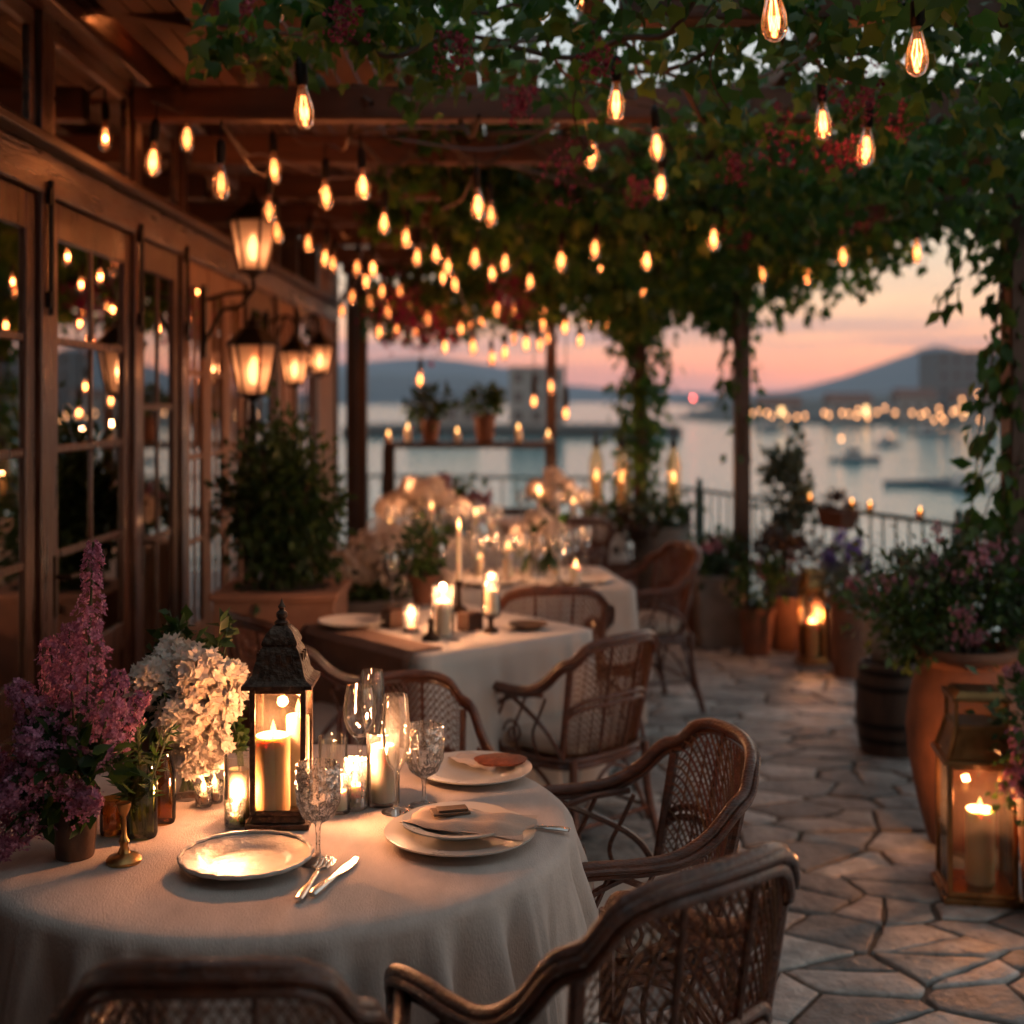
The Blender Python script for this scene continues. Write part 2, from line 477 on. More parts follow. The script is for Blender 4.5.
sky = ramp([(0, (.34, .20, .22)), (el(.006), (.95, .40, .36)), (el(.022), (1.60, .46, .27)), (el(.045), (1.62, .66, .34)),
            (el(.075), (1.55, .90, .48)), (el(.105), (1.36, .98, .60)), (el(.16), (.84, .80, .66)), (el(.26), (.50, .56, .55)), (1, (.34, .40, .42))])
L(mrz.outputs[0], sky.inputs[0])
cl = ramp([(.44, (0, 0, 0)), (.56, (1, 1, 1))]); L(nz.outputs['Fac'], cl.inputs[0])
band = ramp([(0, (.25,) * 3), (el(.02), (.5,) * 3), (el(.045), (.9,) * 3), (el(.085), (.25,) * 3), (el(.14), (.2,) * 3), (1, (.35,) * 3)]); L(mrz.outputs[0], band.inputs[0])
mulc = N('ShaderNodeMath'); mulc.operation = 'MULTIPLY'; L(cl.outputs[0], mulc.inputs[0]); L(band.outputs[0], mulc.inputs[1])
mixc = N('ShaderNodeMix'); mixc.data_type = 'RGBA'; L(mulc.outputs[0], mixc.inputs['Factor']); L(sky.outputs[0], mixc.inputs['A'])
ccol = ramp([(0, (.40, .22, .24)), (el(.05), (.60, .30, .32)), (el(.12), (.90, .60, .46)), (1, (.34, .40, .46))]); L(mrz.outputs[0], ccol.inputs[0])
L(ccol.outputs[0], mixc.inputs['B'])
ns = N('ShaderNodeTexSky'); ns.sky_type = 'NISHITA'; ns.sun_disc = False
SUN_EL, SUN_AZ = math.radians(1.5), math.radians(38)     # the afterglow lies ahead and to the right
ns.sun_elevation = SUN_EL; ns.sun_rotation = SUN_AZ
scl = N('ShaderNodeVectorMath'); scl.operation = 'SCALE'; scl.inputs['Scale'].default_value = .05; L(ns.outputs[0], scl.inputs[0])
addn = N('ShaderNodeVectorMath'); addn.operation = 'ADD'; L(mixc.outputs['Result'], addn.inputs[0]); L(scl.outputs[0], addn.inputs[1])
L(addn.outputs[0], bg.inputs[0]); bg.inputs[1].default_value = 0.95
sd = bpy.data.lights.new('sun', 'SUN'); sd.energy = .12; sd.angle = math.radians(25); sd.color = (1, .62, .42)
so = bpy.data.objects.new('sun', sd); C.objects.link(so)
so.rotation_euler = Vector((-math.sin(SUN_AZ) * math.cos(SUN_EL), -math.cos(SUN_AZ) * math.cos(SUN_EL), -math.sin(math.radians(6)))).to_track_quat('-Z', 'Y').to_euler()

# ------------------------------------------------------------------ setting: water, hills, shore, terrace
SEA = -3.0
def plane_mesh(name, x0, x1, y0, y1, z, m):
    return struct(MB_quad(name, [(x0, y0, z), (x1, y0, z), (x1, y1, z), (x0, y1, z)], m))
def MB_quad(name, vs, m, parent=None):
    b = MB(); b.add(vs, [tuple(range(len(vs)))]); return b.build(name, m, parent, smooth=False)

m, nt, out = new_mat('sea_water'); N = nt.nodes.new; L = nt.links.new
b = N('ShaderNodeBsdfPrincipled'); b.inputs['Base Color'].default_value = (.05, .20, .22, 1); b.inputs['Specular IOR Level'].default_value = .4; b.inputs['Roughness'].default_value = .14; b.inputs['IOR'].default_value = 1.33
tc = N('ShaderNodeTexCoord'); mp = N('ShaderNodeMapping'); mp.inputs['Scale'].default_value = (.16, .8, 1)
n1 = N('ShaderNodeTexNoise'); n1.inputs['Scale'].default_value = 1.0; n1.inputs['Detail'].default_value = 5
bp = N('ShaderNodeBump'); bp.inputs['Strength'].default_value = .5; bp.inputs['Distance'].default_value = .16
L(tc.outputs['Object'], mp.inputs[0]); L(mp.outputs[0], n1.inputs['Vector']); L(n1.outputs['Fac'], bp.inputs['Height']); L(bp.outputs[0], b.inputs['Normal']); L(b.outputs[0], out.inputs[0])
plane_mesh('sea_water', -6000, 6000, -300, 7000, SEA, m)

def ridge(name, prof, Y0, depth, m, seed, rough=.08):
    """a hill range: prof is a list of (x px, y px of the crest) seen at the range's own distance"""
    b = MB(); nx, ny = 120, 14
    xs = [p[0] for p in prof]; ys = [p[1] for p in prof]
    for j in range(ny + 1):
        t = j / ny
        for i in range(nx + 1):
            px = xs[0] + (xs[-1] - xs[0]) * i / nx
            py = float(np.interp(px, xs, ys))
            X = (px - 512) * (Y0 + depth * .5) / F
            hh = (400 - py) * (Y0 + depth * .5) / F + H - SEA
            env = math.sin(PI * min(1, t * 1.0)) ** .8
            nn = noise.fractal(Vector((X * 3 / depth, t * 3, seed)), 1.0, 2.0, 5)
            b.v.append((X, Y0 + depth * t, SEA - 2 + max(0, (hh + 2) * env * (1 + rough * nn))))
    for j in range(ny):
        for i in range(nx):
            a = j * (nx + 1) + i
            b.f.append((a, a + 1, a + nx + 2, a + nx + 1))
    return struct(b.build(name, m))
ridge('hills', [(640, 400), (735, 398), (800, 390), (860, 374), (905, 358), (938, 347), (965, 356), (985, 360), (1040, 348), (1150, 360), (1400, 372)], 1900, 900, rock, 1)
ridge('near_hills', [(700, 400), (780, 398), (850, 394), (900, 391), (950, 386), (1000, 380), (1100, 372), (1300, 370)], 900, 500, rock, 14)
ridge('far_hills', [(-200, 384), (200, 372), (360, 362), (430, 358), (500, 366), (560, 384), (640, 391), (730, 393), (900, 388)], 2600, 900, rock, 5)
ridge('headland', [(250, 380), (360, 372), (420, 376), (480, 378), (530, 396), (545, 400)], 1500, 500, rock, 9)
# low shore with the town
b = MB(); nx, ny = 60, 8
for j in range(ny + 1):
    for i in range(nx + 1):
        X = 35 + 160 * i / nx; t = j / ny
        e = min(1, i / 8) * min(1, t * 4)
        b.v.append((X, 205 + 90 * t + 34 * (1 - i / nx), SEA - .8 + e * (1.6 + 3.0 * t + 1.2 * (i / nx) * t * 3 + .8 * noise.noise(Vector((X * .06, t * 3, 2))))))
for j in range(ny):
    for i in range(nx):
        a = j * (nx + 1) + i; b.f.append((a, a + 1, a + nx + 2, a + nx + 1))
struct(b.build('far_shore', shore_m))
b = MB(); b.box(0, 172, SEA + .4, 42, 26, 1.8); struct(b.build('quay_ground', shore_m, bevel=.1))

TER = [(-6.0, -3.0), (3.9, -3.0), (3.45, 2.6), (3.16, 5.4), (2.67, 7.5), (1.58, 10.5), (1.06, 12.1), (-6.0, 13.3)]
def clip_poly(P, a, n):
    o = []
    for i in range(len(P)):
        p, q = P[i], P[(i + 1) % len(P)]
        dp = (p[0] - a[0]) * n[0] + (p[1] - a[1]) * n[1]; dq = (q[0] - a[0]) * n[0] + (q[1] - a[1]) * n[1]
        if dp <= 0: o.append(p)
        if (dp < 0 < dq) or (dq < 0 < dp):
            t = dp / (dp - dq); o.append((p[0] + (q[0] - p[0]) * t, p[1] + (q[1] - p[1]) * t))
    return o
b = MB()
k = len(TER)
grow = [(x * 1.0 + (.10 if x > 0 else 0), y + (.1 if y > 9 else 0)) for x, y in TER]
b.add([(x, y, -.009) for x, y in grow] + [(x, y, SEA - 1) for x, y in grow], [tuple(range(k))] + [(i, k + i, k + (i + 1) % k, (i + 1) % k) for i in range(k)])
struct(b.build('terrace_ground', mortar, smooth=False))
# irregular flagstones
seeds = []
tries = 0
cellmap = {}
while tries < 26000 and len(seeds) < 1150:
    tries += 1
    x, y = R.uniform(-1.95, 3.55), R.uniform(.8, 12.7)
    rad = .115 + .26 * R.random() ** 2.2 if y < 8.5 else .2 + .14 * R.random()
    ok = True
    for ix in range(int(x / .4) - 2, int(x / .4) + 3):
        for iy in range(int(y / .4) - 2, int(y / .4) + 3):
            for (sx_, sy_, sr_) in cellmap.get((ix, iy), ()):
                if math.hypot((sx_ - x) * .85, (sy_ - y) * 1.15) < (rad + sr_) * .62: ok = False; break
            if not ok: break
        if not ok: break
    if ok:
        seeds.append((x, y)); cellmap.setdefault((int(x / .4), int(y / .4)), []).append((x, y, rad))
b = MB()
edge_ns = []
for i in range(len(TER)):
    p, q = TER[i], TER[(i + 1) % len(TER)]
    ln = math.hypot(q[0] - p[0], q[1] - p[1]); edge_ns.append((p, ((q[1] - p[1]) / ln, -(q[0] - p[0]) / ln)))
SA = np.array(seeds)
AX = .66
SB = SA * np.array([AX, 1.0]); WT = NR.uniform(0, .010, len(SA))
polys = []
for i, s in enumerate(seeds):
    c = SB[i]; P = [(c[0] - 1, c[1] - 1), (c[0] + 1, c[1] - 1), (c[0] + 1, c[1] + 1), (c[0] - 1, c[1] + 1)]
    dd = np.hypot(SB[:, 0] - c[0], SB[:, 1] - c[1])
    for j in np.argsort(dd)[1:26]:
        o = SB[j]; d = dd[j]; n = ((o[0] - c[0]) / d, (o[1] - c[1]) / d)
        k_ = .5 + (WT[i] - WT[j]) / (2 * d * d)
        P = clip_poly(P, (c[0] + (o[0] - c[0]) * k_, c[1] + (o[1] - c[1]) * k_), n)
        if len(P) < 3: break
    if len(P) < 3: continue
    P = [(x / AX, y) for x, y in P]
    for a, n in edge_ns:
        if len(P) >= 3: P = clip_poly(P, a, n)
    if len(P) >= 3: polys.append(P)
def area(P): return abs(sum(P[i - 1][0] * P[i][1] - P[i][0] * P[i - 1][1] for i in range(len(P)))) / 2
def centre(P): return (sum(p[0] for p in P) / len(P), sum(p[1] for p in P) / len(P))
cut_polys = []
for P in polys:
    if area(P) > .055 and R.random() < .5:
        c = centre(P); a = R.uniform(0, PI); n = (math.cos(a), math.sin(a)); c = (c[0] + R.uniform(-.05, .05), c[1] + R.uniform(-.04, .04))
        cut_polys += [q for q in (clip_poly(P, c, n), clip_poly(P, c, (-n[0], -n[1]))) if len(q) >= 3]
    else: cut_polys.append(P)
for P in cut_polys:
    if area(P) < .003: continue
    s = centre(P); gap = R.uniform(.004, .008)
    for a in range(len(P)):
        p, q = P[a - 1], P[a]
    Q0 = P
    for a in range(len(P)):
        p, q = P[a], P[(a + 1) % len(P)]; ln = math.hypot(q[0] - p[0], q[1] - p[1])
        if ln < 1e-6: continue
        n = ((q[1] - p[1]) / ln, -(q[0] - p[0]) / ln)
        if (s[0] - p[0]) * n[0] + (s[1] - p[1]) * n[1] > 0: n = (-n[0], -n[1])
        Q0 = clip_poly(Q0, (p[0] - n[0] * gap, p[1] - n[1] * gap), n)
        if len(Q0) < 3: break
    if len(Q0) < 3: continue
    P = Q0
    # wobble the edges and round the corners
    Q = []
    for a in range(len(P)):
        p, q = P[a], P[(a + 1) % len(P)]
        ln = math.hypot(q[0] - p[0], q[1] - p[1])
        if ln < .015: continue
        st = max(2, int(ln / .05))
        for c in range(st):
            t = c / st
            x, y = p[0] + (q[0] - p[0]) * t, p[1] + (q[1] - p[1]) * t
            nn = noise.noise(Vector((x * 9, y * 9, 1))) * .014 + noise.noise(Vector((x * 28, y * 28, 4))) * .012
            dx, dy = x - s[0], y - s[1]; dl = math.hypot(dx, dy) + 1e-6
            Q.append((x - dx / dl * (abs(nn) * .8), y - dy / dl * (abs(nn) * .8)))
    if len(Q) < 5: continue
    cx = sum(q[0] for q in Q) / len(Q); cy = sum(q[1] for q in Q) / len(Q)
    hz = R.uniform(-.003, .005); tx, ty = R.uniform(-.014, .014), R.uniform(-.014, .014)
    def zz(x, y): return hz + (x - cx) * tx + (y - cy) * ty
    n = len(Q)
    def ins(d): return [(x + (cx - x) / max(.05, math.hypot(cx - x, cy - y)) * d, y + (cy - y) / max(.05, math.hypot(cx - x, cy - y)) * d) for x, y in Q]
    r1, r2, r3 = ins(.003), ins(.010), ins(.05)
    vs = [(x, y, -.03) for x, y in Q] + [(x, y, -.005 + zz(x, y)) for x, y in Q] + [(x, y, -.0012 + zz(x, y)) for x, y in r1] + [(x, y, zz(x, y) + .001) for x, y in r2] + \
         [(x, y, zz(x, y) + .002 + .010 * noise.noise(Vector((x * 7, y * 7, 9)))) for x, y in r3] + [(cx, cy, zz(cx, cy) + .002)]
    fs = []
    for l in range(4):
        for a in range(n):
            fs.append((l * n + a, l * n + (a + 1) % n, (l + 1) * n + (a + 1) % n, (l + 1) * n + a))
    for a in range(n): fs.append((4 * n + a, 4 * n + (a + 1) % n, 5 * n))
    b.add(vs, fs)
struct(b.build('flagstone_paving', stone, ang=60))

# ------------------------------------------------------------------ railing
rail = thing('iron_railing', 'dark green iron railing with thin upright bars along the terrace edge above the water', 'railing')
RZ = .90
RP = [(3.35, 2.6), (3.08, 5.4), (2.60, 7.5), (1.52, 10.46), (1.0, 12.0), (-1.7, 12.45)]
def railpt(px):
    k = (px - 512) / F; p, q = RP[2], RP[3]
    t = (k * p[1] - p[0]) / ((q[0] - p[0]) - k * (q[1] - p[1]))
    return Vector((p[0] + (q[0] - p[0]) * t, p[1] + (q[1] - p[1]) * t, RZ + .016))
bm = MB()
for p, q in zip(RP, RP[1:]): bm.bar((p[0], p[1], RZ), (q[0], q[1], RZ), .045, .03)
bm.build('top_rail', iron_g, rail, bevel=.006)
bm = MB()
for p, q in zip(RP, RP[1:]): bm.bar((p[0], p[1], .10), (q[0], q[1], .10), .03, .025)
bm.build('bottom_rail', iron_g, rail)
bm = MB(); bm.tube([(0, 0, .10), (0, 0, RZ - .01)], .0075, 6); bm.lathe([(.0075, .5), (.016, .53), (.0075, .56)], 8)
bal0 = bm.build('baluster', iron_g, rail)
first = True; cnt = 0
for p, q in zip(RP, RP[1:]):
    ln = math.hypot(q[0] - p[0], q[1] - p[1]); n = int(ln / .13)
    for i in range(n):
        t = (i + .5) / n
        if p[1] < 4.9 and t < .45: continue
        if cnt >= 92: break
        o = bal0 if first else bal0.copy()
        if not first: C.objects.link(o); o.parent = rail
        o.location = (p[0] + (q[0] - p[0]) * t, p[1] + (q[1] - p[1]) * t, 0); first = False; cnt += 1
for p in RP:
    bm = MB(); bm.box(p[0], p[1], .47, .05, .05, .94); bm.lathe([(0, 1.0), (.025, .985), (.03, .96), (.02, .94)], 10, (p[0], p[1], 0)); bm.build('rail_post', iron_g, rail, bevel=.004)

# ------------------------------------------------------------------ restaurant facade on the left
XW = -1.5
fac = thing('restaurant_facade', 'warm brown timber restaurant front with glazed doors and shutters along the left of the terrace', 'building', (0, 0, 0))
def leafdoor(y0, y1, wm, cols=2, rows=(2.16, 1.825, 1.467, 1.117, .77), name='door', handle=True, open_=0):
    b = MB()
    X0, X1 = XW - .055, XW
    st = .075
    b.bx(X0, X1, y0, y0 + st, 0, 2.28); b.bx(X0, X1, y1 - st, y1, 0, 2.28)
    b.bx(X0, X1, y0 + st, y1 - st, rows[0], 2.28)
    b.bx(X0, X1, y0 + st, y1 - st, rows[-1] - .10, rows[-1]); b.bx(X0, X1, y0 + st, y1 - st, .02, .16)
    b.bx(X0 + .015, X1 - .02, y0 + st, y1 - st, .16, rows[-1] - .10)
    b.bx(X0 + .01, X1 - .008, y0 + st + .06, y1 - st - .06, .22, rows[-1] - .16)
    for z in rows[1:-1]: b.bx(X0 + .01, X1 - .006, y0 + st, y1 - st, z - .014, z + .014)
    for c in range(1, cols):
        yc = y0 + st + (y1 - y0 - 2 * st) * c / cols
        zs = [rows[-1]] + [z for r in rows[1:-1][::-1] for z in (r - .014, r + .014)] + [rows[0]]
        for za, zb in zip(zs[::2], zs[1::2]): b.bx(X0 + .01, X1 - .006, yc - .013, yc + .013, za, zb)
    d = b.build(name, wm, fac, bevel=.005)
    g = MB(); g.bx(X1 - .017, X1 - .013, y0 + st, y1 - st, rows[-1], rows[0]); g.build('pane', pane_g, d, smooth=False)
    if handle:
        h = MB(); yh = y0 + .04
        h.box(X1 + .004, yh, 1.02, .008, .035, .20); h.tube([(X1 + .008, yh, 1.05), (X1 + .05, yh, 1.05), (X1 + .052, yh + .10, 1.045)], .008, 8)
        h.build('handle', bronze, d)
    return d
# door leaves, matching the sections seen from the terrace
leafdoor(1.25, 2.10, wood, handle=False); leafdoor(2.20, 3.05, wood, handle=False)
leafdoor(3.17, 4.06, wood, handle=True)
leafdoor(4.19, 5.07, wood, handle=True)
leafdoor(5.19, 5.80, wood_dk, cols=2, rows=(2.16, 1.60, 1.05, .55), handle=True)
leafdoor(7.35, 8.15, wood_dk, cols=2, handle=False); leafdoor(9.0, 9.8, wood, cols=2, handle=False)
for (a, c) in ((1.1, 1.25), (2.10, 2.20), (3.05, 3.17), (4.06, 4.19), (5.07, 5.19), (5.80, 5.92), (7.22, 7.35), (8.15, 8.28), (8.88, 9.0), (9.8, 9.95), (10.9, 11.05)):
    b = MB(); b.bx(XW - .09, XW + .016, a + .012, c - .012, 0, 2.95); b.bx(XW + .016, XW + .028, a + .008, c - .008, 0, .22); b.build('door_post', wood if a < 7 else wood_dk, fac, bevel=.006)
# narrow paler glazed doors farther along
for (a, c) in ((5.94, 6.36), (6.38, 6.80), (6.82, 7.20), (8.30, 8.58), (8.59, 8.87)):
    leafdoor(a, c, shutter_m, cols=2, rows=(2.16, 1.76, 1.36, .96, .56), handle=a in (6.38, 8.59))
b = MB(); b.bx(XW - .12, XW, 9.95, 10.9, 0, 2.9); b.build('wall', plaster, fac)
for y in (4.125, 5.13, 5.86):
    b = MB(); b.tube([(XW + .028, y, 1.9), (XW + .028, y, 2.33)], .009, 6); b.box(XW + .024, y, 2.28, .016, .04, .05); b.box(XW + .024, y, 1.95, .016, .04, .05); b.build('bolt', iron, fac)
b = MB(); b.bx(XW - .08, XW + .02, 1.1, 11.0, 2.285, 2.42); b.build('lintel', wood_h, fac, bevel=.008)
b = MB(); b.bx(XW - .05, XW + .075, 1.1, 11.0, 2.421, 2.455); b.build('ledge', wood_dk, fac, bevel=.006)
# transom lights over the lintel
for (a, c) in ((2.20, 3.05), (3.17, 4.06), (4.19, 5.07), (5.19, 5.80), (5.92, 7.22), (7.35, 8.15)):
    b = MB(); X0, X1 = XW - .05, XW
    b.bx(X0, X1, a, c, 2.458, 2.50); b.bx(X0, X1, a, c, 2.80, 2.86); b.bx(X0, X1, a, a + .05, 2.50, 2.80); b.bx(X0, X1, c - .05, c, 2.50, 2.80)
    t = b.build('transom_window', wood_h, fac, bevel=.004)
    g = MB(); g.bx(X1 - .016, X1 - .012, a + .05, c - .05, 2.50, 2.80); g.build('pane', pane_g, t, smooth=False)
b = MB(); b.bx(XW - .1, XW + .08, 1.1, 11.0, 2.862, 3.02); b.build('wall_plate', wood_h, fac, bevel=.01)
# room behind the glass
b = MB(); b.bx(-5.0, -4.9, .8, 11.2, 0, 3.0); b.bx(-4.9, XW - .13, .8, .9, 0, 3.0); b.bx(-4.9, XW - .13, 11.1, 11.2, 0, 3.0); b.bx(-5.0, XW - .1, .8, 11.2, 3.03, 3.10)
b.build('room_wall', interior, fac)
b = MB(); b.bx(-4.9, XW - .06, .9, 11.1, -.02, .004); struct(b.build('room_floor', interior))
# eave: sloped boards on rafters
b = MB()
for i in range(34):
    y = 1.2 + i * .292
    b.add([(XW - .5, y, 3.22), (-.98, y, 2.99), (-.98, y + .285, 2.99), (XW - .5, y + .285, 3.22), (XW - .5, y, 3.245), (-.98, y, 3.015), (-.98, y + .285, 3.015), (XW - .5, y + .285, 3.245)],
          [(0, 1, 2, 3), (7, 6, 5, 4), (0, 4, 5, 1), (1, 5, 6, 2), (2, 6, 7, 3), (3, 7, 4, 0)])
b.build('eave', wood_raft, fac)
for i in range(8):
    y = 1.9 + i * 1.25
    b = MB(); b.bar((XW - .3, y, 3.09), (-1.0, y, 2.94), .085, .13); b.build('eave_rafter', wood_beam, fac, bevel=.006)

b = MB(); b.bx(XW - .1, 3.6, -2.9, -2.7, 0, 3.3); b.bx(XW - .12, XW, -2.7, 1.1, 0, 3.1); b.bx(XW, 3.2, -2.7, .9, 3.02, 3.1); b.build('unseen_shade_wall', plaster, fac)  # unseen walls and roof around the camera, added to hold back sky light
# interior curtain and room lamps
b = MB(); n = 46
for i in range(n + 1):
    y = 2.72 + .86 * i / n; x = XW - .20 + .028 * math.sin(i * .95) + .012 * math.sin(i * 2.3)
    b.v += [(x, y, .1), (x - .01, y + .02 * math.sin(i), 1.1), (x, y, 2.2)]
for i in range(n):
    for j in range(2): a = i * 3 + j; b.f.append((a, a + 3, a + 4, a + 1))
tag(b.build('curtain', curtain_m), 'pale gathered curtain hanging inside the nearest glazed door', 'curtain')
for k, (x, y, z, lb) in enumerate(((-3.4, 5.6, 1.75, 'small lit table lamp glowing inside the room behind the second glazed door'), (-4.2, 8.6, 1.7, 'small lit table lamp glowing deep inside the room behind the dark narrow door'))):
    t = thing('table_lamp', lb, 'lamp', (x, y, 0))
    b = MB(); b.lathe([(0, .0), (.12, 0), (.12, .02), (.02, .05), (.015, z - .1), (0, z - .1)], 16); b.build('stand', bronze, t)
    b = MB(); b.lathe([(.09, z - .12), (.05, z + .08)], 20); b.build('lamp_shade', room_m, t)
    lamp(t, (0, 0, z + .14), 4.0, radius=.05)

# ------------------------------------------------------------------ pergola
per = thing('timber_pergola', 'dark timber pergola of posts and beams roofing the terrace under the vine', 'pergola')
ZB = 2.68
POSTS = [(1.95, 4.95, 2.6, .115), (1.56, 8.76, 2.6, .105), (.99, 10.0, 2.6, .10), (.325, 10.75, 2.6, .085), (-1.42, 11.6, 2.75, .13), (-1.30, 11.2, 2.75, .09), (2.35, 1.0, 2.6, .12)]
for (x, y, h, wd) in POSTS:
    b = MB(); b.box(x, y, h / 2 + .0, wd, wd, h); b.box(x, y, .06, wd + .03, wd + .03, .12); b.build('post', wood_dk, per, bevel=.008)
for i, y in enumerate((2.35, 3.6, 4.87, 5.75, 6.75, 7.75, 8.76, 9.9, 10.8)):
    xr = float(np.interp(y, (1, 4.95, 8.76, 10.0, 10.75), (2.55, 2.2, 1.85, 1.35, .9)))
    b = MB(); b.bx(-1.42 if y > 4 else .3, xr, y - .045, y + .045, ZB, ZB + .125); b.build('beam', wood_beam, per, bevel=.008)
for x, xe in ((-1.0, -1.0), (-.45, -.45), (.25, .25), (1.05, 1.0)):
    b = MB(); b.bar((x, 1.2, ZB + .20), (xe, 10.9, ZB + .20), .06, .095); b.build('rafter', wood_raft, per, bevel=.006)
b = MB()
pr = [(2.5, .9), (1.95, 4.95), (1.56, 8.76), (.99, 10.0), (.325, 10.75), (-1.45, 11.3)]
for p, q in zip(pr, pr[1:]): b.bar((p[0], p[1], 2.56), (q[0], q[1], 2.56), .09, .115)
b.build('edge_beam', wood_raft, per, bevel=.008)
b = MB(); 
for i in range(18):
    x = -1.36 + i * .082
    b.bx(x, x + .074, 5.0 if x > -.6 else 3.75, 10.9, ZB + .255, ZB + .275)
b.build('ceiling_boards', wood_raft, per)

# ------------------------------------------------------------------ climbing vine over the pergola
def canopy():
    t = thing('climbing_vine', 'dense dark green climbing vine covering the pergola beams overhead with trailing leafy shoots', 'vine')
    pos = []; size = []; hang = []
    def edge(y): return float(np.interp(y, (0, 4.95, 8.76, 10.0, 10.9), (2.75, 2.3, 1.95, 1.4, .9)))
    def add(n, ys, xs, z0, z1, s0, s1, hg):
        for _ in range(n):
            y = R.uniform(*ys); x = R.uniform(xs[0], edge(y)) if xs[1] is None else R.uniform(*xs)
            d = noise.noise(Vector((x * 1.3, y * 1.1, 3.1))) * .5 + noise.noise(Vector((x * 3.3, y * 3.1, 7.1))) * .35
            if d < -.10 and R.random() < .93: continue
            z = z0 + (z1 - z0) * R.random() + d * .10
            pos.append((x, y, z)); size.append(R.uniform(s0, s1)); hang.append(hg)
    # roof mat above the beams
    add(4800, (-2.0, 5.2), (-.45, None), 2.76, 2.98, .045, .075, 0)  # the stretch behind the camera is unseen, added to cut sky light
    add(9500, (5.2, 11.0), (-.55, None), 2.74, 2.98, .065, .10, 0)
    add(6500, (6.2, 11.0), (-.3, None), 2.52, 2.78, .065, .10, 1)
    # drooping clumps below the beams
    cl = [(x, y, z, r) for (x, y, z, r) in (
        (-.75, 4.35, 2.72, .12), (-.62, 3.9, 2.66, .15), (-.84, 3.72, 2.60, .14), (-.66, 3.55, 2.64, .16), (-.42, 3.62, 2.64, .18), (-.2, 3.9, 2.60, .18), (-.5, 5.9, 2.62, .16), (-.15, 6.4, 2.60, .2), (-.7, 7.0, 2.60, .15), (-.3, 7.7, 2.56, .22), (-.45, 3.5, 2.64, .16), (-.30, 4.55, 2.68, .14), (-.35, 3.9, 2.70, .20), (-.15, 3.3, 2.70, .25), (.15, 3.5, 2.68, .25), (.4, 3.2, 2.66, .26), (.55, 3.9, 2.60, .24), (.25, 4.2, 2.66, .22),
        (.8, 3.4, 2.60, .26), (1.0, 3.0, 2.58, .25), (1.2, 3.6, 2.56, .26), (1.35, 3.1, 2.50, .24), (1.5, 3.9, 2.50, .3), (1.1, 4.3, 2.52, .26), (.75, 4.6, 2.52, .22),
        (1.7, 4.4, 2.42, .30), (1.4, 4.9, 2.44, .28), (1.85, 3.5, 2.52, .3), (2.05, 4.7, 2.40, .28), (1.1, 5.3, 2.48, .28), (.6, 5.4, 2.54, .24), (1.7, 5.5, 2.42, .3),
        (2.0, 5.9, 2.34, .28), (1.4, 6.0, 2.44, .3), (.9, 6.3, 2.48, .3), (1.9, 6.8, 2.32, .28), (1.5, 7.1, 2.40, .3), (1.0, 7.3, 2.44, .3), (.4, 7.0, 2.50, .3), (1.85, 7.7, 2.28, .26),
        (1.5, 8.1, 2.36, .3), (1.75, 8.5, 2.26, .26), (1.2, 8.6, 2.36, .3), (.6, 8.4, 2.42, .3), (1.5, 9.2, 2.24, .26), (.9, 9.5, 2.28, .3), (.3, 9.6, 2.34, .32), (-.3, 9.8, 2.36, .34), (-.8, 10.2, 2.34, .32),
        (.75, 10.3, 2.22, .24), (.1, 10.6, 2.2, .26), (-.5, 10.8, 2.18, .28), (-1.0, 10.9, 2.18, .26), (.95, 9.9, 2.2, .22), (-.25, 3.0, 2.74, .25), (.1, 2.7, 2.70, .28), (.6, 2.6, 2.62, .28), (1.1, 2.4, 2.56, .3), (1.55, 2.6, 2.50, .28), (1.9, 2.9, 2.48, .28))]
    for (x, y, z, r) in cl:
        if y < 5: z += .04
        if y > 9.4 and x < .8: z += .12
        if 5.2 < y < 9 and x > 1.3: z += .16; r *= .75
        n = int((165 if y < 5.2 else 260) * (r / .25) ** 2)
        for _ in range(n):
            g = np.clip(NR.normal(size=3), -2, 2) * (.5, .5, .36)
            pos.append((x + g[0] * r, y + g[1] * r, z + .03 + g[2] * r)); size.append(R.uniform(.04, .072) if y < 6 else R.uniform(.055, .09)); hang.append(1)
    # trailing shoots hanging along the outer edge and under the beams
    shoots = MB()
    for k in range(120):
        y = R.uniform(3.2, 10.2); x = edge(y) + R.uniform(-.5, .12) if k < 84 else R.uniform(.2, edge(y))
        ln = R.uniform(.15, .42) * (1.15 if k < 60 else .7)
        z0 = 2.58; pts = []
        ph = R.random() * 6
        for i in range(8):
            s_ = i / 7
            pts.append((x + .05 * math.sin(ph + s_ * 3), y + .05 * math.cos(ph + s_ * 2.5), z0 - ln * s_))
        shoots.tube(pts, .0028, 4, caps=False)
        for i in range(int(ln / .022)):
            s_ = R.random(); j = min(6, int(s_ * 7)); p = Vector(pts[j]).lerp(Vector(pts[j + 1]), s_ * 7 - j)
            pos.append(tuple(p + Vector((R.gauss(0, .02), R.gauss(0, .02), 0)))); size.append(R.uniform(.045, .075)); hang.append(2)
    pos = np.array(pos); size = np.array(size); hang = np.array(hang)
    n = len(pos)
    d = NR.normal(size=(n, 3)); d[:, 2] = np.where(hang == 0, d[:, 2] * .5 - .2, np.where(hang == 1, d[:, 2] * .5 - 1.0, d[:, 2] * .3 - 1.6))
    nr = NR.normal(size=(n, 3)) * .7 + np.array([0, -.3, .8])
    keep = np.ones(n, bool)
    for p in CLEAR:      # leaves do not grow against the hot bulbs
        q = np.array(p); v_ = q / np.linalg.norm(q - np.array([0, 0, H]))
        for off, rad in ((0, .11), (-.12, .10), (-.26, .09), (-.42, .08)):
            keep &= np.linalg.norm(pos - (q + np.array([0, off, 0]) + np.array([-q[0] / q[1], 0, -(q[2] - H) / q[1]]) * -off * 1.0), axis=1) > rad
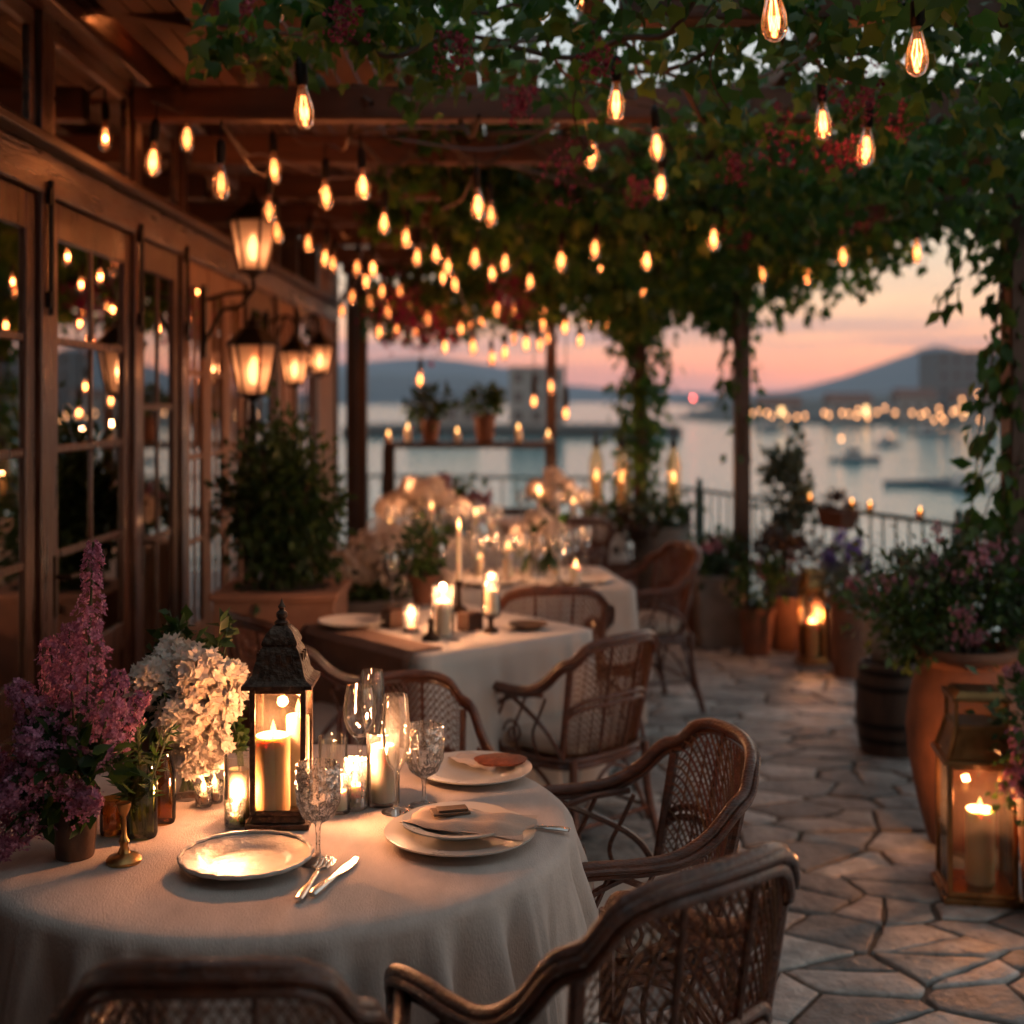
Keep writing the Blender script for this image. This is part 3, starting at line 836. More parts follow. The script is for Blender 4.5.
    leaves('foliage', leaf_vine, t, pos[keep], d[keep], nr[keep], size[keep], VINE)
    for k in range(46):
        y = R.uniform(2.4, 10.6); x = R.uniform(-.6, edge(y) - .2)
        pts = [(x, y, 2.70)]
        a = R.uniform(0, 6.3)
        for i in range(6):
            a += R.uniform(-.5, .5); p = pts[-1]
            pts.append((p[0] + .22 * math.cos(a), p[1] + .22 * math.sin(a), 2.68 + R.uniform(-.09, .12)))
        shoots.tube(catmull(pts, 4), R.uniform(.004, .011), 5, caps=False)
    shoots.build('stem', stem_m, t)

def post_vine(px, py, z0, z1, n, rad, label, seed, tpl=LEAF2, s=(.06, .1), m=leaf_vine, hang=None):
    t = thing('climbing_vine', label, 'vine', (px, py, 0))
    st = MB(); pos = []
    for k in range(4):
        a0 = R.uniform(0, 6.3); pts = []
        for i in range(14):
            u = i / 13; a = a0 + u * 4 * (1 if k % 2 else -1)
            r = rad * .55 + .02 * math.sin(u * 9 + k)
            pts.append((r * math.cos(a), r * math.sin(a), z0 + (z1 - z0) * u))
        st.tube(catmull(pts, 3), .007, 5)
    for _ in range(n):
        u = R.random() ** .85; a = R.uniform(0, 6.3); q = noise.noise(Vector((math.cos(a) * .8, math.sin(a) * .8 + seed, u * 7)))
        if q < -.2 and R.random() < .8: continue
        r = rad * (.6 + .9 * abs(R.gauss(0, .6)) + .5 * q)
        pos.append((r * math.cos(a), r * math.sin(a), z0 + (z1 - z0) * u))
    if hang:
        for (hx, hz, ln) in hang:
            pts = [(hx * (i / 9) ** .6, -.04 + .03 * math.sin(i), hz - ln * (i / 9) ** 1.3) for i in range(10)]
            st.tube(pts, .003, 4, caps=False)
            for i in range(int(ln / .02)):
                u = R.random() * 9; j = min(8, int(u)); p = Vector(pts[j]).lerp(Vector(pts[j + 1]), u - j)
                pos.append((p.x + R.gauss(0, .02), p.y + R.gauss(0, .02), p.z))
    pos = np.array(pos); k = len(pos)
    d = NR.normal(size=(k, 3)) * .6 + np.array([0, 0, -1.2]) + pos * np.array([4, 4, 0])
    leaves('foliage', m, t, pos, d, NR.normal(size=(k, 3)) * .5 + pos * np.array([6, 6, 0]) + np.array([0, -.4, .5]), NR.uniform(s[0], s[1], k), tpl)
    st.build('stem', stem_m, t)
    return t
post_vine(1.95, 4.95, 1.2, 2.6, 60, .085, 'leafy vine trailing down the dark timber post nearest the water on the right', 2, LEAF2, (.06, .10),
          hang=[(-.12, 2.5, .8), (-.18, 2.3, 1.0), (-.08, 2.1, 1.1), (-.22, 1.75, .7), (-.14, 1.5, .6), (-.26, 1.35, .45), (-.05, 1.6, .8), (-.30, 2.45, .5)])
post_vine(.99, 10.0, .8, 2.55, 900, .14, 'thick bushy vine wrapped round the far pergola post between the candle bottles', 5, LEAF2, (.07, .12))
post_vine(1.56, 8.76, 1.2, 2.5, 70, .08, 'sparse vine curling on the slim middle post by the railing', 8, LEAF2, (.06, .09), hang=[(-.16, 2.2, .6), (-.12, 1.95, .45)])

# bougainvillea clusters threaded through the vine
bg_t = thing('bougainvillea', 'pink and magenta flower clusters hanging among the vine leaves overhead', 'flowers')
for (x, y, Y, r, m_) in ((520, 103, 3.9, .05, pink_m), (563, 172, 4.2, .085, pink_m), (455, 52, 3.5, .06, pink_m), (345, 15, 3.3, .05, pink_m), (848, 90, 3.6, .07, pink_m), (868, 98, 3.7, .07, pink_m),
                         (782, 140, 4.0, .08, pink_m), (842, 155, 4.0, .06, pink_m), (640, 190, 5.0, .05, pink_m), (735, 165, 4.4, .05, pink_m), (237, 14, 3.6, .06, pink_m), (395, 315, 9.0, .22, mag_m), (430, 330, 9.8, .2, mag_m), (510, 300, 9.2, .15, mag_m),
                         (730, 225, 6.2, .08, pink_m), (860, 215, 5.2, .06, pink_m), (905, 120, 3.9, .05, pink_m), (600, 60, 3.4, .05, pink_m)):
    c = at(x, y, Y); n = int(60 if Y < 6 else 130); r *= 1.05
    g = np.clip(NR.normal(size=(n, 3)), -2.2, 2.2) * r * np.array([.5, .5, .55]); p = g + np.array(c)
    florets('blossom', m_, bg_t, p, g + NR.normal(size=(n, 3)) * r, NR.uniform(.008, .015, n) * (1 if Y < 6 else 2.2), petals(3, .5, .5))

# ------------------------------------------------------------------ string lights
bulbs = []
bm_env = MB(); bm_env.lathe([(.012, .068), (.013, .058), (.016, .045), (.022, .025), (.028, .002), (.030, -.02), (.0285, -.037), (.022, -.052), (.011, -.060), (0, -.062)], 20)
for kind, (fs_, gs_, W_) in enumerate(((11, .14, .72), (8, .14, .55), (4.5, .10, .32))):
    t = thing('string_bulb', '', 'light bulb', (0, 0, 0), 0, 'bulbs of the string lights')
    bm_env.build('glass_envelope', bulb_g, t)
    b = MB()
    for k in range(4):
        a = k * PI / 2 + kind * .4; a2 = a + PI / 4
        b.tube([(.006 * math.cos(a), .006 * math.sin(a), .035), (.012 * math.cos(a), .012 * math.sin(a), .0), (.010 * math.cos(a2), .010 * math.sin(a2), -.034), (.014 * math.cos(a + PI / 2), .014 * math.sin(a + PI / 2), -.002)], .0013, 4)
    b.build('filament', emit('filament_%d' % kind, (1, .43, .20), fs_), t)
    b = MB(); b.lathe([(0, .035), (.007, .03), (.011, .005), (.0125, -.018), (.010, -.036), (0, -.044)], 12); b.build('glow_core', emit('bulb_glow_%d' % kind, (1, .30, .10), gs_, .92), t)
    b = MB(); b.lathe([(.0, .155), (.006, .155), (.013, .148), (.0155, .142), (.0155, .135), (.0185, .132), (.0185, .078), (.0155, .066), (0, .066)], 14); b.tube([(0, 0, .15), (.002, 0, .19), (0, 0, .215)], .0032, 5); b.build('socket', iron, t)
    lamp(t, (0, 0, -.005), W_, (1, .42, .17), .01)
    bulbs.append(t)
used = [False] * 3
def bulb(p, label, kind):
    o = dup(bulbs[kind]) if used[kind] else bulbs[kind]; used[kind] = True
    o.location = p; o['label'] = label; o.rotation_euler = (R.uniform(-.08, .08), R.uniform(-.08, .08), R.uniform(0, 6.3)); o.scale = (R.uniform(.86, 1.0),) * 3
    return o
NEAR = [  # x, y, width px, label, string
    (156, 20, 17, 'lit edison bulb high under the roof eave, above the wooden door posts', 'C'),
    (95, 127, 14, 'small lit edison bulb nearest the transom windows of the timber front', 'A'),
    (153, 160, 17, 'lit edison bulb hanging low in front of the timber lintel', 'A'),
    (187, 137, 15, 'lit edison bulb hanging just right of the low one by the timber lintel', 'A'),
    (304, 108, 21, 'large lit edison bulb on a long socket in front of the first cross beam', 'D'),
    (274, 168, 15, 'lit edison bulb hanging directly above the upper wall lantern', 'A'),
    (326, 195, 15, 'lit edison bulb hanging alone right of and above the upper wall lantern', 'A'),
    (363, 185, 16, 'lit edison bulb hanging below the middle of the first cross beam', 'A'),
    (275, 6, 20, 'lit edison bulb half cut off at the top edge beside red leaves', 'C'),
    (616, 102, 21, 'large clear lit edison bulb on a long black socket below the vine centre', 'D'),
    (583, -6, 20, 'lit edison bulb tip showing at the very top of the vine centre', 'C'),
    (774, 15, 28, 'largest lit edison bulb, at the top among dark leaves right of centre', 'E'),
    (917, 53, 27, 'big lit edison bulb under a black socket, the one farthest right at the top', 'E'),
    (823, 122, 20, 'lit edison bulb left of the pink flower clusters at the right of the vine', 'D'),
    (866, 148, 20, 'lit edison bulb hanging just below the pink flower clusters on the right', 'D'),
    (657, 145, 18, 'lit edison bulb hanging directly above another one right of centre', 'D'),
    (661, 185, 17, 'lit edison bulb hanging directly below another one right of centre', 'B'),
    (592, 155, 16, 'lit edison bulb half hidden by leaves beside the pink flower spray', 'B'),
    (478, 205, 16, 'lit edison bulb below the beams, left of the pink flower spray', 'B'),
]
CLEAR = [at(x, y, .062 * F / wd) for (x, y, wd, lb, sg) in NEAR]
canopy()
strings = {}
for (x, y, wd, lb, sg) in NEAR:
    Y = .062 * F / wd; p = at(x, y, Y)
    bulb(p, lb, 0 if wd > 15 else 1)
    strings.setdefault(sg, []).append(p)
FAR = [(221, 183), (269, 210), (277, 231), (308, 242), (325, 257), (384, 222), (406, 237), (417, 256), (448, 266), (475, 257), (492, 272), (491, 214), (561, 260), (595, 248), (600, 271), (647, 260), (643, 293), (714, 238),
       (695, 284), (762, 273), (735, 300), (843, 255), (917, 252), (808, 276), (530, 281), (443, 276), (357, 267), (373, 268), (366, 281), (382, 291), (400, 291), (370, 301), (446, 301), (465, 306), (482, 319), (497, 309),
       (461, 328), (471, 326), (514, 308), (544, 310), (565, 327), (609, 325), (543, 323), (572, 305), (653, 327), (645, 326), (514, 338), (526, 343), (540, 344), (379, 331), (397, 330), (416, 331), (473, 346), (492, 358), (551, 386), (420, 379),
       (333, 263), (436, 253), (455, 284), (586, 290), (625, 300), (505, 262), (352, 296), (342, 310), (428, 318), (590, 318), (676, 308), (700, 318), (388, 312), (410, 306), (548, 338), (580, 340), (505, 352), (445, 346)]
fr = []
for (x, y) in FAR:
    zb = 2.40 + R.uniform(-.05, .05); Y = (zb - H) * F / max(20, 400 - y)
    if Y > 10.6: Y = R.uniform(9.2, 10.6)
    p = at(x, y, Y); p.x = max(p.x, -1.34)
    fr.append(p); bulb(p, 'small lit bulb among the many far strings of lights above the back tables', R.choice((0, 1, 1, 2)))
fr.sort(key=lambda p: p.y)
i = 0; q = 0
while i < len(fr):
    k = min(9, len(fr) - i); strings['F%d' % q] = fr[i:i + k]; i += k; q += 1
cord_lbl = {'A': 'thin light cord running from the timber front past the wall lanterns', 'B': 'thin light cord under the second beam, left and right of the pink spray',
            'C': 'thin light cord at the top edge, from the eave to the vine centre', 'D': 'long light cord from the first cross beam to the pink flowers on the right', 'E': 'short light cord high among the dark leaves at top right'}
cords = []
for sg, ps in strings.items():
    ps = sorted(ps, key=lambda p: p.x)
    pts = []
    for i, p in enumerate(ps):
        pts.append(p + Vector((0, 0, .213)))
        if i + 1 < len(ps):
            g = (p + ps[i + 1]) / 2 + Vector((0, 0, .213 - .05)); g.z = min(g.z, max(p.z, ps[i + 1].z) + .2); pts.append(g)
    e0 = ps[0] + Vector((-.35, 0, .26)); e0.x = max(e0.x, -1.42); e1 = ps[-1] + Vector((.45, .1, .24))
    b = MB(); b.tube(catmull([e0] + pts + [e1], 6), .0055, 5)
    o = b.build('light_cord', cord_m); tag(o, cord_lbl.get(sg, 'thin light cord among the far rows above the back tables'), 'cord', 'cords of the string lights')

# ------------------------------------------------------------------ candles, lanterns
def flame_mesh(h=.03, r=.0055):
    b = MB(); b.lathe([(0, 0), (r * .7, h * .1), (r, h * .28), (r * .8, h * .5), (r * .4, h * .75), (0, h)], 12); return b
def candle(loc, r, h, label, W=1.2, lit=True, name='pillar_candle', m=wax, fl=1.0, group=None, taper=1.0, n=24):
    t = thing(name, label, 'candle', loc, R.uniform(0, 6.3), group)
    b = MB(); b.lathe([(0, 0), (r, 0), (r, h * .97), (r * .95 * taper, h), (r * .8 * taper, h - r * .10), (0, h - r * .22)], n, mod=lambda a, q, z: 1 + .015 * math.sin(3 * a + z * 20)); b.build('wax_body', m, t)
    top = h - r * .22
    b = MB(); b.tube([(0, 0, top - .002), (.001, 0, top + .007), (.003, 0, top + .014)], .0011, 5); b.build('wick', wick_m, t)
    if lit:
        o = flame_mesh(.034 * fl, .0066 * fl).build('flame', flame_m, t); o.location = (0.001, 0, top + .006)
        if W: lamp(t, (0.0, 0, top + .046), W * 1.1)
    return t
def hurricane(loc, r, h, label, m=glass, name='glass_cylinder', mod=None, flare=1.0, n=28):
    b = MB(); b.lathe([(0, .0), (r, 0), (r * flare, h), (r * flare - .0025, h), (r - .003, .005), (0, .005)], n, mod=mod)
    return tag(b.build(name, m), label, 'candle holder', loc=loc)

def table_lantern(loc, rz, wd, hb, label):
    """black metal table lantern: base, four posts, glass, flared tiered roof, finial"""
    t = thing('candle_lantern', label, 'lantern', loc, rz)
    hw = wd / 2
    b = MB(); b.pyr4((0, 0), wd + .016, wd + .016, wd + .016, wd + .016, 0, .012); b.pyr4((0, 0), wd, wd, wd - .01, wd - .01, .012, .026); b.build('base', lant_metal, t, bevel=.002)
    b = MB(); p = .011
    for sx in (-1, 1):
        for sy in (-1, 1): b.box(sx * (hw - p / 2), sy * (hw - p / 2), .026 + (hb - .026) / 2, p, p, hb - .026)
    for z in (.031, hb - .006):
        for s_ in (-1, 1):
            b.box(0, s_ * (hw - p / 2), z, wd - 2 * p, p * .8, .010); b.box(s_ * (hw - p / 2), 0, z, p * .8, wd - 2 * p, .010)
    b.build('frame', lant_metal, t, bevel=.0015)
    for k in range(4):
        a = k * PI / 2; b = MB(); b.box(0, hw - .006, (hb + .026) / 2, wd - 2 * p, .002, hb - .046); o = b.build('pane', lant_g, t, smooth=False); o.rotation_euler = (0, 0, a)
    b = MB(); q = math.sqrt(.5)
    prof = [(0, hb), ((hw + .014) / q, hb), ((hw + .014) / q, hb + .008), ((hw + .002) / q, hb + .016), ((hw * .93) / q, hb + .026), ((hw * .84) / q, hb + .048), ((hw * .70) / q, hb + .072), ((hw * .60) / q, hb + .082),
            ((hw * .64) / q, hb + .086), ((hw * .62) / q, hb + .092), ((hw * .50) / q, hb + .106), ((hw * .34) / q, hb + .117), ((hw * .24) / q, hb + .121), (0, hb + .122)]
    b.lathe(prof, 4, rot=PI / 4)
    for k in range(4):
        for i in range(3):
            a = k * PI / 2; M = Matrix.Rotation(a, 3, 'Z')
            v = M @ Vector((0, hw * .75, hb + .056)); b.box(v.x + (M @ Vector(((i - 1) * .022, 0, 0))).x, v.y + (M @ Vector(((i - 1) * .022, 0, 0))).y, v.z, .010, .010, .022, M)
    b.build('roof', lant_metal, t, ang=25)
    b = MB(); z = hb + .121
    b.lathe([(0, z - .002), (.014, z), (.016, z + .006), (.008, z + .012), (.012, z + .018), (.012, z + .024), (.005, z + .032), (.008, z + .037), (.003, z + .046), (0, z + .058)], 14); b.build('finial', lant_metal, t)
    return t

def floor_lantern(loc, rz, wd, hb, label, m=copper, chim=True, rz_h=.16):
    """tall lantern with glass box, bevelled glazed roof and flat cap"""
    t = thing('floor_lantern', label, 'lantern', loc, rz); hw = wd / 2; p = .016
    b = MB(); b.pyr4((0, 0), wd + .03, wd + .03, wd + .03, wd + .03, 0, .022); b.pyr4((0, 0), wd + .006, wd + .006, wd, wd, .022, .04); b.build('base', m, t, bevel=.003)
    b = MB()
    for sx in (-1, 1):
        for sy in (-1, 1): b.box(sx * (hw - p / 2), sy * (hw - p / 2), (hb + .04) / 2, p, p, hb - .04)
    for s_ in (-1, 1):
        b.box(0, s_ * (hw - p / 2), hb - .008, wd - 2 * p, p, .016); b.box(s_ * (hw - p / 2), 0, hb - .008, p, wd - 2 * p, .016)
    b.pyr4((0, 0), wd + .03, wd + .03, wd + .03, wd + .03, hb, hb + .014)
    b.build('frame', m, t, bevel=.002)
    for k in range(4):
        b = MB(); b.box(0, hw - .008, (hb + .04) / 2 - .004, wd - 2 * p, .003, hb - .06); o = b.build('pane', lant_g, t, smooth=False); o.rotation_euler = (0, 0, k * PI / 2)
    # roof: four sloped glazed faces held by bars
    h1 = hb + .014; h2 = h1 + rz_h * .55; h3 = h1 + rz_h; w1 = hw; w2 = hw * .72
    b = MB()
    for sx in (-1, 1):
        for sy in (-1, 1):
            b.bar((sx * w1 * .96, sy * w1 * .96, h1), (sx * w2, sy * w2, h2), .014, .014); b.bar((sx * w2, sy * w2, h2), (sx * w2, sy * w2, h3), .014, .014)
    for s_ in (-1, 1):
        b.box(0, s_ * w2, h2, 2 * w2 - .014, .012, .012); b.box(s_ * w2, 0, h2, .012, 2 * w2 - .014, .012)
    b.pyr4((0, 0), 2 * w2 + .03, 2 * w2 + .03, 2 * w2 + .03, 2 * w2 + .03, h3, h3 + .012); b.pyr4((0, 0), 2 * w2 + .01, 2 * w2 + .01, 2 * w2 - .03, 2 * w2 - .03, h3 + .012, h3 + .030)
    b.build('roof', m, t, bevel=.002)
    for k in range(4):
        b = MB(); b.bar((0, -w1 * .97 + .004, h1 + .002), (0, -w2 * .99 + .004, h2 - .004), 2 * w2, .006); ls = (w1 - w2)
        b.add([(-w1 * .95, -w1 * .955, h1 + .002), (-w2 * .95, -w1 * .955, h1 + .002), (-w2 * .95, -w2 * .98, h2 - .006)], [(0, 1, 2)]); b.add([(w2 * .95, -w1 * .955, h1 + .002), (w1 * .95, -w1 * .955, h1 + .002), (w2 * .95, -w2 * .98, h2 - .006)], [(0, 1, 2)])
        o = b.build('roof_panel', m, t, smooth=False); o.rotation_euler = (0, 0, k * PI / 2)
        b = MB(); b.add([(-w2 * .97, -w2 + .001, h2 + .006), (w2 * .97, -w2 + .001, h2 + .006), (w2 * .97, -w2 + .001, h3), (-w2 * .97, -w2 + .001, h3)], [(0, 1, 2, 3)])
        o = b.build('roof_pane', gold_g, t, smooth=False); o.rotation_euler = (0, 0, k * PI / 2)
    return t

# ------------------------------------------------------------------ wicker armchair (faces +Y)
def ztop(u): return .865 - .02 * u * u - .085 * abs(u) ** 6
def back_pt(u, v):
    z = .40 + v * (ztop(u) - .40); hwid = .215 + .035 * ((z - .4) / .46)
    return Vector((u * hwid, -.225 - .085 * ((z - .4) / .46) + .065 * u * u, z))
def make_chair():
    t = thing('wicker_armchair', '', 'chair', (0, 0, 0), 0, 'wicker armchairs at the dining tables')
    # continuous bent-cane rim: front arm tip, arm, sweep up, arch and back down
    half = [(.255, .235, .615), (.268, .215, .648), (.275, .13, .662), (.280, .02, .664), (.279, -.07, .675), (.272, -.145, .715), (.258, -.205, .775)]
    top = []
    for k in range(13):
        u = .93 - 1.86 * k / 12
        p = back_pt(u, 1.0) + Vector((0, -.004, .004)); top.append(tuple(p))
    path = catmull(half + top + [(-x, y, z) for (x, y, z) in half[::-1]], 5)
    b = MB()
    b.tube(path, .0145, 10)
    b.tube([p + Vector((0, -.010, -.021)) for p in path], .0085, 8)
    b.tube([Vector((p.x * 1.06, p.y - .012, p.z - .004)) for p in path], .0075, 8)
    b.build('arm_rim', cane, t)
    # woven back
    w_ = MB(); dv = .0235
    def strand(fn, s0, s1, n, wdt, off):
        run = []
        for i in range(n + 1):
            u, v = fn(s0 + (s1 - s0) * i / n)
            if abs(u) <= .97 and 0.02 <= v <= .985: run.append((u, v))
            else:
                if len(run) > 1: flush(run, wdt, off)
                run = []
        if len(run) > 1: flush(run, wdt, off)
    def flush(run, wdt, off):
        pts = [back_pt(u, v) + Vector((0, off, 0)) for u, v in run]
        w_.tube(pts, wdt, 4, flat=.45, caps=False)
    Wd, Hd = .46, .45
    for fam in (1, -1):
        c = -.9
        while c < .95:
            strand(lambda s, c=c, fam=fam: ((c + s * fam * .85) / (Wd / 2), s / Hd), 0, Hd, 22, .0031, .0026 * fam)
            c += .0215
    k = -.94
    while k < .96:
        strand(lambda s, k=k: (k, s), 0, 1, 12, .0026, 0); k += .21
    v = .06
    while v < .98:
        strand(lambda s, v=v: (s, v), -1, 1, 18, .0030, 0); v += .056
    w_.build('woven_back', cane_w, t, smooth=False)
    b = MB()
    for u in (-.96, .96): b.tube([back_pt(u, v / 10 - .05) for v in range(0, 11)], .0135, 8)
    for u in (-.33, .33): b.tube([back_pt(u, v / 10) + Vector((0, -.009, 0)) for v in range(0, 11)], .0068, 6)
    for v in (.03, .47, .53): b.tube([back_pt(u / 8, v) + Vector((0, -.008, 0)) for u in range(-8, 9)], .0095, 7)
    b.build('back_frame', cane, t)
    # seat
    b = MB(); prof = []
    def seat_ring(z, gx, gy):
        return [(gx * math.copysign(abs(math.cos(a)) ** .55, math.cos(a)), .005 + gy * math.copysign(abs(math.sin(a)) ** .55, math.sin(a)), z) for a in [2 * PI * i / 40 for i in range(40)]]
    for z, gx, gy in ((.392, .25, .235), (.415, .252, .237)): b.tube(seat_ring(z, gx, gy), .012, 6, closed=True)
    b.add(seat_ring(.40, .25, .235), [tuple(range(40))])
    b.build('seat', cane, t)
    b = MB(); rs = [(.424, .90), (.43, .96), (.445, 1.0), (.465, 1.0), (.482, .96), (.490, .88), (.494, .6), (.495, .25)]
    vs = []; fs = []
    for z, k in rs: vs += seat_ring(z, .232 * k, .222 * k)
    for i in range(len(rs) - 1):
        for j in range(40): fs.append((i * 40 + j, i * 40 + (j + 1) % 40, (i + 1) * 40 + (j + 1) % 40, (i + 1) * 40 + j))
    fs.append(tuple(range((len(rs) - 1) * 40, len(rs) * 40))); fs.append(tuple(range(39, -1, -1)))
    b.add(vs, fs); b.build('cushion', cushion_m, t, ang=70)
    # legs
    for s_ in (-1, 1):
        b = MB(); b.tube(catmull([(s_ * .255, .235, .632), (s_ * .250, .230, .40), (s_ * .245, .235, .2), (s_ * .262, .262, .0)], 5), .016, 8); b.build('leg', cane, t)
        b = MB(); b.tube(catmull([(s_ * .206, -.222, .42), (s_ * .212, -.235, .22), (s_ * .235, -.285, 0)], 5), .016, 8); b.build('leg', cane, t)
    # side fill under each arm: curved braces and a scroll
    for s_ in (-1, 1):
        b = MB(); x = s_ * .258
        b.tube(catmull([(x, .225, .42), (x, .16, .56), (x, .02, .635), (x * 1.02, -.12, .655)], 6), .009, 6)
        b.tube(catmull([(x * .9, -.20, .42), (x, -.13, .53), (x, .03, .62), (x, .12, .648)], 6), .009, 6)
        for yo in (-.10, .0, .10): b.tube(catmull([(x, yo, .41), (x, yo + .035, .50), (x, yo, .58), (x, yo - .03, .645)], 5), .006, 5)
        sp = [(x, .04 + (.052 - .0045 * i / 2) * math.cos(i * .5), .49 + (.052 - .0045 * i / 2) * math.sin(i * .5)) for i in range(22)]
        b.tube(sp, .0055, 5)
        b.build('side_scroll', cane, t)
    b = MB()
    L4 = [(.245, .235), (-.245, .235), (-.213, -.24), (.213, -.24)]
    for i in range(4):
        p, q = L4[i], L4[(i + 1) % 4]
        b.tube([(p[0], p[1], .17), (q[0], q[1], .17)], .009, 6)
        mid = ((p[0] + q[0]) / 2, (p[1] + q[1]) / 2)
        b.tube(catmull([(p[0], p[1], .12), ((p[0] * 3 + q[0]) / 4, (p[1] * 3 + q[1]) / 4, .31), (mid[0], mid[1], .375), ((p[0] + 3 * q[0]) / 4, (p[1] + 3 * q[1]) / 4, .31), (q[0], q[1], .12)], 6), .008, 6)
    b.build('stretcher', cane, t)
    return t
chair0 = make_chair()
def facing(frm, to): return math.atan2(-(to[0] - frm[0]), to[1] - frm[1])
CH = [
    ((-.385, 1.87), 0.02, (.78, .92, 1.07), 'wicker armchair with its woven back to us at the bottom edge, nearest the camera'),
    ((.123, 2.03), .67, (.9, .9, 1.12), 'wicker armchair with curved arm and open woven back at the round table, lower right'),
    ((.235, 3.05), 1.76, (1, 1, .95), 'wicker armchair turned side-on to the round table, with a scroll under its arm'),
    ((-.255, 3.62), PI + .3, (.74, .8, .93), 'rounded wicker chair behind the round table, facing the glasses'),
    ((.20, 4.70), .78, .93, 'wicker armchair with a cream cushion beside the square white table'),
    ((-.68, 4.60), -.85, (1, 1, 1.02), 'dark curved wicker chair between the terracotta planter and the square table'),
    ((.13, 5.62), .15, .98, 'brown round-backed wicker chair between the square table and the second white table'),
    ((.66, 6.85), 1.9, .98, 'light brown wicker chair at the far side of the second white table'),
    ((.36, 8.75), .4, .98, 'brown wicker chair beside the farthest white table'),
]
for i, (p, rz, sc, lb) in enumerate(CH):
    if i == 0:
        chair0.location = (p[0], p[1], 0); chair0.rotation_euler = (0, 0, rz); chair0['label'] = lb; chair0.scale = sc
    else:
        dup(chair0, (p[0], p[1], 0), rz, lb, scale=sc)

# ------------------------------------------------------------------ tables and cloths
TC = Vector((-.478, 2.69, 0)); TR = .60; TZ = .75
def table(loc, rz, label, round_=True, w=.8):
    t = thing('dining_table', label, 'table', loc, rz, None)
    b = MB()
    if round_: b.lathe([(0, .70), (TR - .02, .70), (TR - .012, .72), (TR - .02, .738), (0, .738)], 48)
    else: b.box(0, 0, .72, w - .03, w - .03, .035)
    b.build('tabletop', wood_dk, t)
    b = MB(); b.lathe([(0, 0), (.22, 0), (.22, .03), (.06, .07), (.045, .35), (.06, .70), (0, .70)], 24); b.build('pedestal', wood_dk, t)
    return t
table(TC, 0, 'round dining table hidden under the long linen cloth in front')
m_f = [R.uniform(0, 6.3) for _ in range(6)]
b = MB(); NA = 480
rings = [(0.0, 0)] + [(.03 * k, 0) for k in range(1, 19)] + [(.56, 0), (.585, -.0005), (.598, -.004), (.606, -.011), (.611, -.022)] + [(.613 + .012 * k / 16, -.022 - .665 * (k / 16)) for k in range(1, 17)]
vs = []; fs = []
for ri, (r, dz) in enumerate(rings):
    for k in range(NA):
        a = 2 * PI * k / NA
        hang = max(0, min(1, (-dz - .008) / .12)); hl = max(0, (-dz - .015) / .66)
        fold = 1.7 * (.64 - abs(math.sin(12 * a + m_f[0] + 1.1 * math.sin(3 * a + m_f[1])))) + 1.0 * (.64 - abs(math.sin(20.5 * a + m_f[2] + .8 * math.sin(4 * a)))) + .25 * math.sin(57 * a + m_f[3])
        q = r + hang * (.016 + .075 * hl ** .5) * fold * .62 + .05 * hl * hang
        z = TZ + .006 + dz
        if r < .58:
            X_, Y_ = r * math.cos(a), r * math.sin(a)
            z += .0022 * noise.noise(Vector((X_ * 6, Y_ * 6, 3))) + .0026 * max(0, .35 - abs(noise.noise(Vector((X_ * 4, Y_ * 9, 8))))) + .002 * max(0, .3 - abs(noise.noise(Vector((X_ * 11, Y_ * 5, 2)))))
        vs.append((q * math.cos(a), q * math.sin(a), z))
for ri in range(len(rings) - 1):
    for k in range(NA): fs.append((ri * NA + k, ri * NA + (k + 1) % NA, (ri + 1) * NA + (k + 1) % NA, (ri + 1) * NA + k))
b.add(vs, fs)
tag(b.build('tablecloth', linen, ang=180), 'long pale linen cloth with soft folds over the round front table', 'tablecloth', loc=TC)
ZT = TZ + .008

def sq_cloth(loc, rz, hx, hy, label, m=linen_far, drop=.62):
    b = MB(); NA = 200; vs = []; fs = []
    rings = [(.02, 0), (.5, 0), (.9, 0), (.985, -.001), (1.0, -.008)] + [(1.0, -.008 - drop * k / 14) for k in range(1, 15)]
    ph = [R.uniform(0, 6.3) for _ in range(4)]
    for (r, dz) in rings:
        for k in range(NA):
            a = 2 * PI * k / NA; ca, sa = math.cos(a), math.sin(a)
            s_ = 1 / max(abs(ca), abs(sa)); s_ = min(s_, 1.37)
            hl = max(0, (-dz - .01) / drop)
            corner = max(0, (s_ - 1.12) / .25)
            fold = math.sin(17 * a + ph[0] + math.sin(3 * a + ph[1])) * .6 + .4 * math.sin(29 * a + ph[2])
            q = r * s_ + hl * (.05 + .085 * fold + .10 * corner)
            vs.append((q * ca * hx, q * sa * hy, TZ + .006 + dz))
    for ri in range(len(rings) - 1):
        for k in range(NA): fs.append((ri * NA + k, ri * NA + (k + 1) % NA, (ri + 1) * NA + (k + 1) % NA, (ri + 1) * NA + k))
    fs.append(tuple(range(NA)))
    b.add(vs, fs)
    return tag(b.build('tablecloth', m, ang=60), label, 'tablecloth', loc=loc, rz=rz)
T2 = Vector((-.255, 4.97, 0)); A2 = math.radians(40)
table(T2, A2, 'square dining table under a white cloth behind the round one', False, .8)
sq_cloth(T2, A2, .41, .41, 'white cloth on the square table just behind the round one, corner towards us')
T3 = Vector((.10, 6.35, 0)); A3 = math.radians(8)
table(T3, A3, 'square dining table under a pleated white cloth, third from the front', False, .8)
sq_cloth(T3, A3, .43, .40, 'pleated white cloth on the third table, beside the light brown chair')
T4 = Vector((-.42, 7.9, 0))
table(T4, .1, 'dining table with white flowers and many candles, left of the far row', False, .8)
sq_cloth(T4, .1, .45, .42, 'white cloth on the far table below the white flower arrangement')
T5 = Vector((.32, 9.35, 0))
table(T5, .2, 'farthest dining table with a white cloth near the vine covered post', False, .8)
